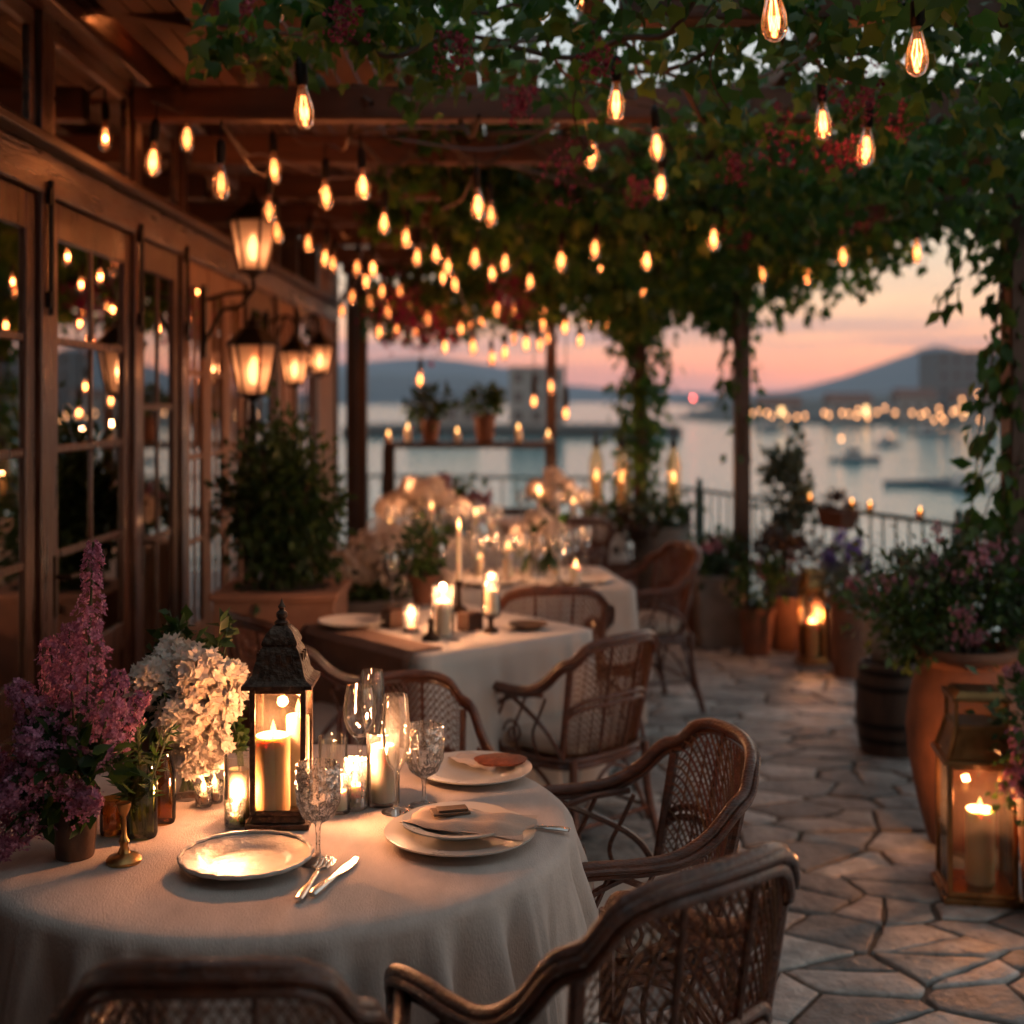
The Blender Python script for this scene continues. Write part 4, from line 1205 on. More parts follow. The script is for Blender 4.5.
sq_cloth(T5, .2, .42, .40, 'white cloth on the farthest table, in front of the candle console')
# brown sheet painting in the cloth's shade, hanging over the near-left edge of the square table
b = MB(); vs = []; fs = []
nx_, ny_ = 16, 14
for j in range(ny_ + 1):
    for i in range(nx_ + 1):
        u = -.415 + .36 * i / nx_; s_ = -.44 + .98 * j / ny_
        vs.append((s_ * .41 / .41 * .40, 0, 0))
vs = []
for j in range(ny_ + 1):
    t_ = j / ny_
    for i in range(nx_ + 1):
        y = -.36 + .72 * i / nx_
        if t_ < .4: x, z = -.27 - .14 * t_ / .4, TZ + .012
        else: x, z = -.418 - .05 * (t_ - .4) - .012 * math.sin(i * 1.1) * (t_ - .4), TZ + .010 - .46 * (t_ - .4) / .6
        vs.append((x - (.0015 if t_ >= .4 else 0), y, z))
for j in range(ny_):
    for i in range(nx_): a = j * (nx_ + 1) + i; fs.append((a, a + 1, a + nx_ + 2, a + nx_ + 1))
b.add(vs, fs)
o = tag(b.build('cloth_shade_sheet', cloth_shade_m), 'brown sheet standing in for shade on the left edge of the square table cloth', 'painted shade', loc=(T2.x - .01, T2.y, 0), rz=A2 + .0)
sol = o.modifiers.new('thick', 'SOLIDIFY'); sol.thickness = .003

# ------------------------------------------------------------------ things on the round table
def tp(x, y, z=ZT):
    return on(x, y, z)
lp = tp(281, 822); lp.y += .01
table_lantern(lp, .02, .114, .285, 'black metal candle lantern with tiered roof and finial in the middle of the round table')
candle(lp + Vector((-.016, -.016, .027)), .036, .155, 'thick white pillar candle burning in the front of the black lantern', 1.7)
candle(lp + Vector((.028, .03, .027)), .024, .185, 'slim lit pillar candle at the back inside the black lantern', 1.3)
# lilac in brown pot
def lilac():
    base = tp(75, 856); t = thing('potted_lilac', 'brown tapered pot with tall purple lilac blossoms at the left of the round table', 'potted plant', base)
    b = MB(); b.lathe([(0, 0), (.034, 0), (.036, .005), (.045, .115), (.047, .125), (.043, .125), (.040, .105), (0, .10)], 28); b.build('pot', browncup, t)
    ax = [((.02, .0, .26), (.035, .0, .60), .05, 420), ((.0, .0, .20), (-.02, .02, .44), .06, 420), ((-.02, 0, .18), (-.12, .0, .33), .06, 420), ((-.03, -.02, .13), (-.17, -.02, .20), .055, 380),
          ((.0, -.03, .14), (-.07, -.09, .26), .06, 380), ((.04, -.02, .18), (.10, -.04, .36), .05, 330), ((-.05, -.04, .10), (-.13, -.08, .02), .045, 300), 
          ((-.03, .05, .2), (-.08, .08, .40), .06, 300), ((.03, -.06, .12), (.07, -.10, .14), .04, 220), ((-.08, 0, .1), (-.19, -.02, .07), .05, 300), ((.05, .03, .2), (.12, .05, .30), .045, 220), ((-.06, -.06, .16), (-.11, -.11, .13), .05, 280)]
    pos = []; nrm = []; st = MB()
    for a, c, r, n in ax:
        a, c = Vector(a), Vector(c); d = c - a
        st.tube(catmull([(0, 0, .09), tuple(a * .6 + Vector((0, 0, .04))), tuple(a), tuple(c)], 4), .0025, 5)
        for _ in range(n):
            s_ = R.random() ** .85; rr = r * (1 - .72 * s_) * (.65 + .35 * R.random()); th = R.uniform(0, 6.3)
            e1 = d.orthogonal().normalized(); e2 = d.normalized().cross(e1)
            o = e1 * math.cos(th) + e2 * math.sin(th)
            lump = 1 + .25 * math.sin(s_ * 24 + th * 2)
            pos.append(a + d * s_ + o * rr * lump); nrm.append(o + d.normalized() * .5 + Vector((R.gauss(0, .4), R.gauss(0, .4), R.gauss(0, .4))))
    n = len(pos)
    florets('blossom', lilac_m, t, np.array([tuple(p) for p in pos]), np.array([tuple(p) for p in nrm]), NR.uniform(.0055, .0095, n), FLOR4)
    p, nn = clumps(260, (0, 0, .17), (.10, .09, .09), 12)
    leaves('foliage', leaf_dark, t, p, nn + NR.normal(size=p.shape) * .5, NR.normal(size=p.shape) * .4 + np.array([0, -.3, .8]), NR.uniform(.03, .055, len(p)), LEAF)
    st.build('stem', stem_g, t)
lilac()
# green and amber glass jars, with sprigs
def jar(px, py, r, h, m, label, neck=.7):
    b = MB(); b.lathe([(0, 0), (r * .92, 0), (r, .008), (r, h * .70), (r * neck, h * .86), (r * neck, h * .95), (r * (neck + .08), h), (r * (neck - .02), h), (r * (neck - .06), h * .86), (r * .94, h * .69), (r * .94, .012), (0, .010)], 28)
    return tag(b.build('glass_jar', m), label, 'jar', loc=tp(px, py))
jar(142, 836, .031, .150, green_g, 'green glass jar holding herb sprigs beside the brown pot', .85)
jar(161, 822, .030, .150, amber_g, 'amber ribbed glass jar behind the green jar', .8)
jar(112, 833, .024, .070, amber_g, 'short brown glass jar between the brown pot and the green jar', .9)
def sprigs(loc, label, n, rad, hh, m, size, name='herb_bunch', tpl=LANCE, cat='plant', lean=(0, 0)):
    t = thing(name, label, cat, loc); st = MB(); pos = []; dd = []
    for k in range(n):
        a = R.uniform(0, 6.3); rr = rad * math.sqrt(R.random()); h1 = hh * R.uniform(.6, 1.0)
        tip = Vector((rr * math.cos(a) + lean[0], rr * math.sin(a) + lean[1], h1))
        pts = catmull([(.008 * math.cos(a), .008 * math.sin(a), .012), (tip.x * .35, tip.y * .35, h1 * .5), tuple(tip)], 6)
        st.tube(pts, .0016, 4)
        for i in range(26):
            u = .38 + .62 * R.random(); j = min(len(pts) - 2, int(u * (len(pts) - 1))); p = pts[j].lerp(pts[j + 1], u * (len(pts) - 1) - j)
            pos.append(tuple(p)); dd.append((R.gauss(0, .8), R.gauss(0, .8), R.gauss(.5, .5)))
    pos = np.array(pos); dd = np.array(dd); k = len(pos)
    leaves('foliage', m, t, pos, dd, NR.normal(size=(k, 3)) + np.array([0, -.3, .7]), NR.uniform(size * .6, size * 1.2, k), tpl)
    st.build('stem', stem_g, t)
    return t
sprigs(tp(142, 836), 'bunch of fine green herbs standing in the green glass jar', 13, .085, .235, leaf_mid, .035, lean=(-.01, -.02))
sprigs(tp(205, 785), 'dark green leafy sprigs rising behind the cream flowers', 20, .13, .385, leaf_dark, .045, 'greenery_bunch', LEAF2, lean=(-.015, 0.02))
sprigs(tp(243, 790), 'leafy green sprigs between the cream flowers and the black lantern', 7, .04, .30, leaf_mid, .03, 'greenery_bunch', LEAF2, lean=(-.02, 0))
# cream hydrangea bouquet in a clear vase
def bouquet(loc, heads, rh, label, vase_label, m=white_m, fs=(.012, .020), per=240, vh=.12, vr=.045, glass_m=glass, far=False):
    b = MB(); b.lathe([(0, 0), (vr * .8, 0), (vr * .85, .006), (vr * .75, vh * .5), (vr, vh), (vr - .003, vh), (vr * .75 - .004, vh * .5), (vr * .8 - .004, .012), (0, .010)], 24)
    tag(b.build('flower_vase', glass_m), vase_label, 'vase', loc=loc)
    t = thing('flower_bouquet', label, 'flowers', loc); st = MB()
    for (x, y, z, k) in heads:
        c = Vector((x, y, z)); n = int(per * k * k)
        u = unit(NR.normal(size=(n, 3))); rr = rh * k * (.62 + .48 * NR.random((n, 1)))
        lump = 1 + .10 * np.sin(u[:, :1] * 7 + x * 60) * np.cos(u[:, 1:2] * 6 + z * 40)
        p = np.array(c) + u * rr * lump
        florets('blossom', m, t, p, u + NR.normal(size=u.shape) * .35, NR.uniform(fs[0], fs[1], n), RUFF if not far else FLOR5)
        st.tube(catmull([(R.uniform(-.015, .015), R.uniform(-.015, .015), .014), (x * .3, y * .3, vh * 1.0), (x * .9, y * .9, z - rh * .6)], 5), .003, 5)
    st.build('stem', stem_g, t)
    p, nn = clumps(150 if not far else 90, (0, 0, heads[0][2] - .04), (.10, .08, .08), 10)
    leaves('foliage', leaf_dark, t, p, nn + np.array([0, 0, -.3]), NR.normal(size=p.shape) * .3 + np.array([0, -.5, .6]), NR.uniform(.03, .055, len(p)) * (1 if not far else 1.5), LEAF)
    return t
bouquet(tp(187, 797), [(-.055, -.03, .255, 1.0), (.03, -.04, .275, 1.05), (.07, -.02, .215, .95), (.015, -.07, .19, 1.0), (.06, -.05, .13, .9), (-.03, .03, .29, .9), (.03, -.065, .105, .75), (.09, 0.0, .255, .75), (-.085, 0, .22, .7)],
        .052, 'full bouquet of ruffled cream and blush flowers beside the black lantern', 'low clear glass vase under the cream flowers')
# brass stand, tealights, cylinders
b = MB(); b.lathe([(0, 0), (.032, 0), (.033, .006), (.028, .012), (.012, .018), (.007, .03), (.010, .04), (.005, .05), (.004, .085), (.009, .095), (.013, .105), (.013, .112), (.009, .112), (0, .108)], 24)
tag(b.build('brass_candlestick', brass), 'small empty brass candlestick with a round foot near the table edge', 'candlestick', loc=tp(124, 862))
def tealight(px, py, label, hl, W=.5, r=.021, h=.052, Y=None, group=None, m=cut):
    p = tp(px, py)
    b = MB(); b.lathe([(0, 0), (r * .9, 0), (r, .004), (r * 1.06, h), (r * 1.06 - .003, h), (r - .004, .006), (0, .006)], 20); tag(b.build('tealight_glass', m), hl, 'candle holder', group, loc=p)
    candle(p + Vector((0, 0, .007)), r * .75, .018, label, W, name='tealight', n=16)
tealight(235, 826, 'burning tealight in the tiny glass in front of the white cylinder', 'tiny glass tealight cup left of the black lantern', 1.0)
tealight(204, 806, 'burning tealight below the cream flowers, left one of the close pair', 'little glass cup under the cream flowers, left one of a pair', .25, .018, .045)
tealight(215, 802, 'burning tealight below the cream flowers, right one of the close pair', 'little glass cup under the cream flowers, right one of a pair', .25, .018, .045)
p = tp(239, 820); hurricane(p, .030, .135, 'plain glass cylinder left of the black lantern with a white candle inside'); candle(p + Vector((0, 0, .006)), .022, .10, 'unlit white candle in the glass cylinder left of the black lantern', 0, lit=False)
p = tp(355, 808); hurricane(p, .025, .105, 'small ribbed glass tumbler glowing at the foot of the tall wine glasses', m=cut, mod=lambda a, r, z: 1 + .03 * math.cos(14 * a)); candle(p + Vector((0, 0, .006)), .017, .045, 'votive candle burning in the ribbed glass tumbler right of the lantern', 1.5, name='votive_candle')
p = tp(383, 803); hurricane(p, .036, .155, 'tall wide glass cylinder holding a white candle, right of the tumbler'); candle(p + Vector((0, 0, .006)), .026, .12, 'white pillar candle in the tall wide glass cylinder', 1.2, fl=.8)
p = tp(340, 812); hurricane(p, .021, .085, 'narrow clear votive glass right beside the black lantern'); candle(p + Vector((0, 0, .006)), .014, .04, 'votive candle burning in the narrow glass next to the black lantern', 1.0, name='votive_candle')

def stemglass(prof_bowl, stem_h, foot_r, label, px, py, name='wine_glass', m=glass, mod=None, lean=None):
    """foot, thin stem and bowl turned as one piece"""
    pr = [(0, 0), (foot_r, 0), (foot_r, .0015), (foot_r * .5, .005), (.006, .012), (.0042, .025), (.0042, stem_h * .7), (.006, stem_h * .94)]
    outer = [(r, stem_h + z) for r, z in prof_bowl]
    inner = [(max(.001, r - .0016), stem_h + z + (.004 if i == 0 else 0)) for i, (r, z) in enumerate(prof_bowl)][::-1]
    b = MB(); b.lathe(pr + outer + inner + [(0, stem_h + prof_bowl[0][1] + .004)], 32, mod=mod)
    return tag(b.build(name, m, ang=50), label, 'glass', loc=tp(px, py))
wine = [(.010, 0), (.026, .015), (.036, .04), (.038, .065), (.034, .095), (.030, .115)]
tall = [(.009, 0), (.020, .02), (.028, .06), (.030, .10), (.027, .14), (.024, .16)]
gob = [(.009, 0), (.028, .012), (.040, .04), (.0415, .075), (.039, .112)]
fl_ = lambda a, r, z: 1 + (.055 * math.cos(18 * a) if (r > .015 and z > .07) else 0)
stemglass(gob, .074, .034, 'cut glass goblet in front of the lantern beside the silver plate', 318, 862, 'goblet', cut, fl_)
stemglass(gob, .062, .034, 'cut glass goblet right of the candles, behind the napkin plate', 424, 806, 'goblet', cut, fl_)
stemglass(wine, .125, .034, 'tall stemmed wine glass at the back, highest of the glasses', 360, 795)
stemglass(tall, .088, .031, 'slim tall wine glass just left of the right-hand goblet', 396, 812)
stemglass(tall, .095, .031, 'slim champagne glass behind the tumbler, at the back of the cluster', 372, 782)
b = MB(); b.lathe([(0, 0), (.028, 0), (.031, .006), (.033, .12), (.0315, .12), (.029, .012), (0, .010)], 28)
tag(b.build('water_glass', glass), 'straight water tumbler behind the goblet at the lantern', 'glass', loc=tp(333, 790))

# plates, napkins, cutlery
def plate(px, py, r, label, m=china, scallop=0, name='dinner_plate', loc=None):
    mod = (lambda a, q, z: 1 + (.022 * abs(math.sin(scallop * a / 2)) * (q / r) ** 6)) if scallop else None
    b = MB(); b.lathe([(0, .006), (r * .58, .006), (r * .63, .009), (r * .72, .016), (r * .96, .021), (r, .0225), (r * .995, .019), (r * .72, .010), (r * .60, .001), (0, .001)], 96 if scallop else 64, mod=mod)
    if scallop:
        ring = [((r * .985) * math.cos(a) * (1 + .02 * abs(math.sin(scallop * a / 2))), (r * .985) * math.sin(a) * (1 + .02 * abs(math.sin(scallop * a / 2))), .0235) for a in [2 * PI * k / 120 for k in range(120)]]
        b.tube(ring, [.0028 + .0014 * abs(math.sin(k * .55)) for k in range(120)], 6, closed=True)
    return tag(b.build(name, m), label, 'plate', loc=loc if loc is not None else tp(px, py))
plate(246, 866, .122, 'ornate silver plate with a scalloped beaded rim at the front of the round table', silver_dish, 20, 'silver_plate')
plate(460, 840, .150, 'white dinner plate under a folded napkin at the right of the round table')
plate(460, 836, .112, 'smaller white plate stacked on the right-hand dinner plate', loc=tp(458, 838) + Vector((0, 0, .016)), name='side_plate')
plate(474, 776, .135, 'white dinner plate at the back right edge of the round table')
def napkin(loc, rz, wd, ln, label, m=napk, hgt=.012):
    b = MB(); nx, ny = 14, 22; vs = []; fs = []
    for layer in (0, 1):
        for j in range(ny + 1):
            for i in range(nx + 1):
                u, v = i / nx - .5, j / ny - .5
                z = (hgt * (1 - (2 * abs(u)) ** 4) * (1 - (2 * abs(v)) ** 6) + .003 * math.sin(u * 14 + v * 5) + .002 * math.sin(v * 19)) * layer
                vs.append((u * wd * (1 - .25 * v + .06 * math.sin(v * 9)), v * ln * (1 + .05 * math.sin(u * 11)), z + .001 * (1 - layer)))
    o = (nx + 1) * (ny + 1)
    for j in range(ny):
        for i in range(nx):
            a = j * (nx + 1) + i; fs.append((o + a, o + a + 1, o + a + nx + 2, o + a + nx + 1)); fs.append((a, a + nx + 1, a + nx + 2, a + 1))
    b.add(vs, fs); return tag(b.build('napkin', m), label, 'napkin', loc=loc, rz=rz)
pl = tp(460, 838) + Vector((0, 0, .034))
napkin(pl + Vector((.02, -.005, 0)), 1.25, .13, .25, 'folded beige napkin lying across the right-hand plate')
b = MB(); b.box(0, 0, .003, .075, .045, .004); b.box(.004, .001, .0075, .06, .03, .004)
tag(b.build('menu_card', tag_m, bevel=.001), 'small brown card lying on the folded beige napkin', 'card', loc=pl + Vector((-.02, .01, .0135)), rz=.25)
pb = tp(492, 772) + Vector((0, 0, .021))
napkin(pb + Vector((-.03, .02, 0)), .9, .08, .14, 'pale napkin on the plate at the back right edge', linen, .008)
b = MB(); b.lathe([(0, .0), (.052, 0), (.056, .006), (.05, .011), (.03, .014), (0, .015)], 28, mod=lambda a, r, z: 1 + .05 * math.sin(5 * a) + .03 * math.sin(11 * a), sx=1.1, sy=.75)
tag(b.build('flatbread', cork_m, ang=60), 'round reddish brown bread lying on the back right plate', 'bread', loc=pb + Vector((.02, -.005, .004)))
def cutlery(kind, px, py, rz, label, ln=.20):
    b = MB()
    if kind == 'knife':
        b.tube([(0, -ln / 2, .004), (0, -ln * .44, .005), (0, -.02, .004), (0, .0, .004)], [.005, .0062, .0045, .0038], 8, flat=.7)
        pts = [(-.004, 0), (.005, 0), (.008, .03), (.008, .065), (.004, .09), (-.003, .094), (-.004, .05)]
        n = len(pts); b.add([(x, y, .0025) for x, y in pts] + [(x, y, .0045) for x, y in pts], [tuple(range(n - 1, -1, -1)), tuple(range(n, 2 * n))] + [(i, (i + 1) % n, n + (i + 1) % n, n + i) for i in range(n)])
    elif kind == 'fork':
        b.tube([(0, -ln / 2, .005), (0, -ln * .4, .006), (0, -.02, .004), (0, .035, .005)], [.005, .0062, .0035, .0032], 8, flat=.6)
        b.tube([(-.009, .045, .006), (0, .037, .005), (.009, .045, .006)], .003, 6)
        for i in range(4): b.tube([(-.009 + i * .006, .043, .006), (-.009 + i * .006, .07, .003), (-.008 + i * .0055, .094, .007)], [.0019, .0018, .001], 5)
    else:
        b.tube([(0, -ln / 2, .005), (0, -ln * .4, .006), (0, .0, .004), (0, .03, .006)], [.005, .0062, .0035, .003], 8, flat=.6)
        b.lathe([(0, .003), (.013, .004), (.0185, .008), (.019, .0085), (.013, .006), (0, .005)], 20, (0, .055, 0), sy=1.4)
    o = tag(b.build(kind, silver), label, 'cutlery', loc=tp(px, py), rz=rz); o.scale = (1.45, 1, 1.25); return o
cutlery('fork', 313, 881, -.10, 'silver fork with an ornate handle, left of the knife by the silver plate')
cutlery('knife', 336, 877, -.30, 'silver knife with a thick handle, right of the fork by the silver plate')
cutlery('spoon', 531, 829, 1.25, 'silver spoon sticking out from under the right-hand napkin plate', .16)

# ------------------------------------------------------------------ square table behind
Z2 = TZ + .008
def t2(x, y): return on(x, y, Z2)
p = t2(443, 636); hurricane(p, .042, .19, 'clear glass cylinder with a burning pillar candle on the square table'); candle(p + Vector((0, 0, .006)), .027, .125, 'lit pillar candle in the clear cylinder on the square table', 2.6, fl=1.1)
tealight(411, 632, 'small candle burning in the little glass on the square table', 'little glass votive cup left of the cylinder on the square table', .7, .03, .10)
b = MB(); b.lathe([(0, 0), (.034, 0), (.030, .015), (.012, .03), (.009, .06), (.014, .07), (.007, .08), (.0, .085)], 20)
tag(b.build('bronze_candlestick', bronze), 'small dark candlestick in front of the burning cylinder on the square table', 'candlestick', loc=t2(431, 640))
for (x, y, lb) in ((470, 630, 'dark square wooden box on the square table, right of the burning cylinder'), (393, 627, 'dark square wooden box on the square table, under the tall wine glasses')):
    b = MB(); b.bx(-.035, .035, -.035, .035, 0, .065); b.bx(-.028, .028, -.028, .028, .0655, .07); tag(b.build('wooden_box', wood_dk, bevel=.003), lb, 'box', loc=t2(x, y), rz=A2)
p = t2(491, 632); b = MB(); b.lathe([(0, 0), (.03, 0), (.026, .012), (.010, .02), (.010, .05), (.032, .06), (.034, .066), (0, .066)], 20); tag(b.build('candle_stand', bronze), 'dark turned stand under the hurricane glass at the square table right', 'candle stand', loc=p)
hurricane(p + Vector((0, 0, .067)), .036, .15, 'hurricane glass on the dark turned stand of the square table', flare=.85); candle(p + Vector((0, 0, .074)), .025, .085, 'white candle in the hurricane glass on the turned stand', .5)
plate(528, 628, .075, 'dark coaster plate near the right corner of the square table', tag_m, loc=t2(528, 629), name='coaster')
plate(340, 630, .13, 'plate on the brown shade sheet at the left of the square table', china, loc=t2(352, 627) + Vector((0, 0, .006)))
for (x, y, sh, lb) in ((392, 606, .11, 'tall wine glass standing left on the square table'), (407, 604, .12, 'tall wine glass right of another on the square table left side'), (438, 600, .13, 'tall wine glass above the burning cylinder on the square table')):
    stemglass(wine, sh, .034, lb, x, y, m=glass_far)
p = t2(459, 612)
b = MB(); b.lathe([(0, 0), (.04, 0), (.035, .015), (.01, .03), (.008, .10), (.016, .115), (.014, .13), (0, .13)], 18); tag(b.build('taper_holder', bronze), 'dark slender holder of the tall taper candle on the square table', 'candlestick', loc=p)
candle(p + Vector((0, 0, .125)), .011, .215, 'tall slim taper candle burning above the square table', 1.2, name='taper_candle', fl=1.3)
# potted plant on that table
def potted(loc, label, pot_prof, pm_, fol, flowers=(), name='potted_plant', cat='potted plant', trail=0, square=None, tpl=LEAF2, soilz=None):
    t = thing(name, label, cat, loc)
    b = MB()
    if square: b.pyr4((0, 0), square[0], square[1], square[2], square[3], 0, square[4] - .03); b.pyr4((0, 0), square[2] + .03, square[3] + .03, square[2] + .03, square[3] + .03, square[4] - .03, square[4])
    else: b.lathe(pot_prof, 32)
    b.build('pot', pm_, t, bevel=.006 if square else 0)
    top = square[4] if square else max(z for r, z in pot_prof)
    rm = (square[2] / 2 if square else max(r for r, z in pot_prof if z > top * .8)) * .82
    b = MB(); b.lathe([(0, top - .02 if not square else top + .004), (rm, top - .025 if not square else top + .003)], 20); b.build('soil', soil, t)
    st = MB()
    for (c, rad, n, size, m, k) in fol:
        p, nn = clumps(n, c, rad, k, .45, .35)
        leaves('foliage', m, t, p, nn + NR.normal(size=p.shape) * .6 + np.array([0, 0, .15]), NR.normal(size=p.shape) * .5 + np.array([0, -.2, .8]), NR.uniform(size * .6, size * 1.3, n), tpl)
        for j in range(6):
            a = R.uniform(0, 6.3); q = Vector(c) + Vector((rad[0] * .6 * math.cos(a), rad[1] * .6 * math.sin(a), rad[2] * R.uniform(0, .7)))
            st.tube(catmull([(R.uniform(-.3, .3) * rm, R.uniform(-.3, .3) * rm, top - .03), tuple((Vector((0, 0, top)) + q) / 2 + Vector((R.gauss(0, .02), R.gauss(0, .02), 0))), tuple(q)], 4), .004, 5)
    st.build('stem', stem_m, t)
    for (c, rad, n, size, m) in flowers:
        k = max(3, n // 25); p, nn = clumps(n, c, rad, k, .22, .6)
        florets('blossom', m, t, p, nn + NR.normal(size=p.shape) * .5, NR.uniform(size * .7, size * 1.3, n), FLOR5)
    return t
def pp(r0, r1, h, lip=.02):
    return [(0, 0), (r0, 0), (r1 * .97, h - lip), (r1 + .012, h - lip), (r1 + .014, h), (r1 - .012, h), (r1 - .02, h - .03), (0, h - .03)]
potted(t2(424, 603), 'leafy green plant in a small dark pot at the back of the square table', pp(.045, .06, .12), terra_dk, [((0, 0, .21), (.14, .12, .11), 420, .045, leaf_dark, 12)])

# ------------------------------------------------------------------ far tables: candles, glasses, plates, flowers
Z3 = TZ + .008
n_g = 0
RX = random.Random(3)
for (tc_, pts) in ((T3, [(-.28, -.2), (-.18, .08), (-.05, -.22), (-.12, -.28), (.02, -.3), (.12, -.26), (.2, .0), (-.24, .0), (.1, .26), (.05, .12), (.16, -.1), (.27, .18), (-.3, .2), (.0, .28)]), (T4, [(-.3, -.2), (-.1, -.26), (-.2, -.28), (.0, -.3), (.16, -.28), (.33, -.02), (.08, -.2), (.28, -.15), (.2, .15), (-.2, .2), (.0, .05)]), (T5, [(-.25, -.2), (.0, -.25), (.22, -.1), (.1, .2), (-.2, .15)])):
    for (dx, dy) in pts:
        pr = [(0, 0), (.034, 0), (.034, .0015), (.006, .012), (.0042, .025), (.0045, .11)] + [(r, .12 + z) for r, z in wine]
        b = MB(); b.lathe(pr, 18); tag(b.build('wine_glass', glass_far), 'clear wine glass standing among the candles on the tables farther back', 'glass', 'wine glasses on the far tables', loc=(tc_.x + dx, tc_.y + dy, Z3))
for (dx, dy, tb, hh, r, W, lb) in ((-.12, -.12, T3, .16, .022, .7, 'lit slim candle left on the third table'), (.12, .05, T3, .20, .020, .7, 'lit tall slim candle in the middle of the third table'), (-.02, .22, T3, .12, .03, .5, 'short lit pillar candle at the back of the third table'),
                               (-.05, -.34, T4, .24, .018, .6, 'tall lit candle in front of the white flowers of the far table'), (.2, -.05, T4, .18, .022, .6, 'lit candle right of the white flowers on the far table'), (.3, .1, T4, .14, .024, .5, 'short lit candle at the right edge of the far flower table'), (-.32, -.1, T4, .12, .026, .5, 'short lit candle at the left edge of the far flower table'),
                               (-.12, 0, T5, .18, .022, .6, 'lit candle left on the farthest table'), (.12, -.12, T5, .14, .022, .5, 'lit candle right on the farthest table'), (-.26, -.05, T3, .11, .02, .4, 'small lit candle at the left edge of the third table'), (.2, -.28, T3, .09, .024, .4, 'short lit candle at the front right of the third table'),
                               (-.2, .12, T4, .28, .014, .4, 'tallest thin candle lit behind the white flowers of the far table'), (.02, .2, T5, .26, .014, .4, 'tall thin candle lit at the back of the farthest table')):
    candle((tb.x + dx, tb.y + dy, Z3), r, hh, lb, W, fl=1.0, n=16)
plate(0, 0, .13, 'white plate near the right end of the third table', loc=Vector((T3.x + .25, T3.y - .18, Z3)))
plate(0, 0, .13, 'white plate at the front left of the third table', loc=Vector((T3.x - .2, T3.y - .26, Z3)))
plate(0, 0, .13, 'white plate on the farthest table', loc=Vector((T5.x + .2, T5.y - .2, Z3)))
bouquet(Vector((T4.x - .12, T4.y + .05, Z3)), [(-.14, 0, .24, 1), (0, -.05, .27, 1.1), (.12, 0, .24, 1), (.05, .06, .32, 1), (-.08, .06, .32, 1), (-.24, .02, .2, .9), (.22, -.02, .2, .8)], .075, 'wide arrangement of white blossoms on the far table', 'clear vase under the white blossoms on the far table', per=130, fs=(.02, .03), far=True)

bouquet(Vector((T3.x + .03, T3.y + .02, Z3)), [(-.08, 0, .20, 1), (.06, -.02, .21, 1), (0, .05, .26, 1), (.0, -.07, .17, .8)], .06, 'small bunch of pale flowers in the middle of the third table', 'small clear vase on the third table', per=120, fs=(.016, .026), far=True)
bouquet(Vector((T5.x - .02, T5.y + .05, Z3)), [(-.12, 0, .22, 1), (.1, 0, .22, 1), (0, .05, .30, 1), (.0, -.07, .18, .9), (.22, .0, .16, .8)], .07, 'pale flower bunch on the farthest table', 'clear vase on the farthest table', per=120, fs=(.02, .03), far=True)
potted((-.42, 8.85, 0), 'pale flowering shrub in a dark pot behind the far flower table', pp(.16, .2, .5), terra_dk, [((0, 0, .82), (.3, .2, .26), 600, .08, leaf_mid, 14)], [((0, -.08, .92), (.28, .16, .2), 160, .035, rose_m)])
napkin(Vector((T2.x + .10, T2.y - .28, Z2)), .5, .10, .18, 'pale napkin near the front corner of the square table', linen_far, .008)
# ------------------------------------------------------------------ left side: planter bush, box of white flowers
bl = Vector((-1.02, 5.75, 0))
potted(bl, 'tall bushy green shrub in a rectangular terracotta planter by the timber front', None, terra_box,
       [((-.02, 0, 1.16), (.25, .24, .34), 3000, .055, leaf_dark, 30), ((.02, -.02, 1.22), (.22, .2, .28), 1100, .05, leaf_mid, 16)], name='potted_shrub', square=(.48, .44, .52, .48, .80))
t = thing('flower_box', 'weathered grey wooden box full of white hydrangeas beside the terracotta planter', 'planter', (-.72, 6.30, 0))
b = MB()
for i in range(5): b.bx(-.20, .20, -.17, .17, .02 + i * .13, .145 + i * .13)
b.build('box', graybox, t, bevel=.005)
hp = []; hn = []
for k in range(16):
    c = np.array([R.uniform(-.19, .19), R.uniform(-.14, .10), R.uniform(.76, .96)]); u = unit(NR.normal(size=(130, 3))); hp.append(c + u * (.05 + .05 * NR.random((130, 1)))); hn.append(u)
hp = np.concatenate(hp); florets('blossom', white_m, t, hp, np.concatenate(hn), NR.uniform(.018, .028, len(hp)), FLOR5)
p, nn = clumps(500, (0, 0, .76), (.24, .18, .14), 18); leaves('foliage', leaf_dark, t, p, nn, NR.normal(size=p.shape) * .3 + np.array([0, -.5, .6]), NR.uniform(.05, .08, len(p)), LEAF2)

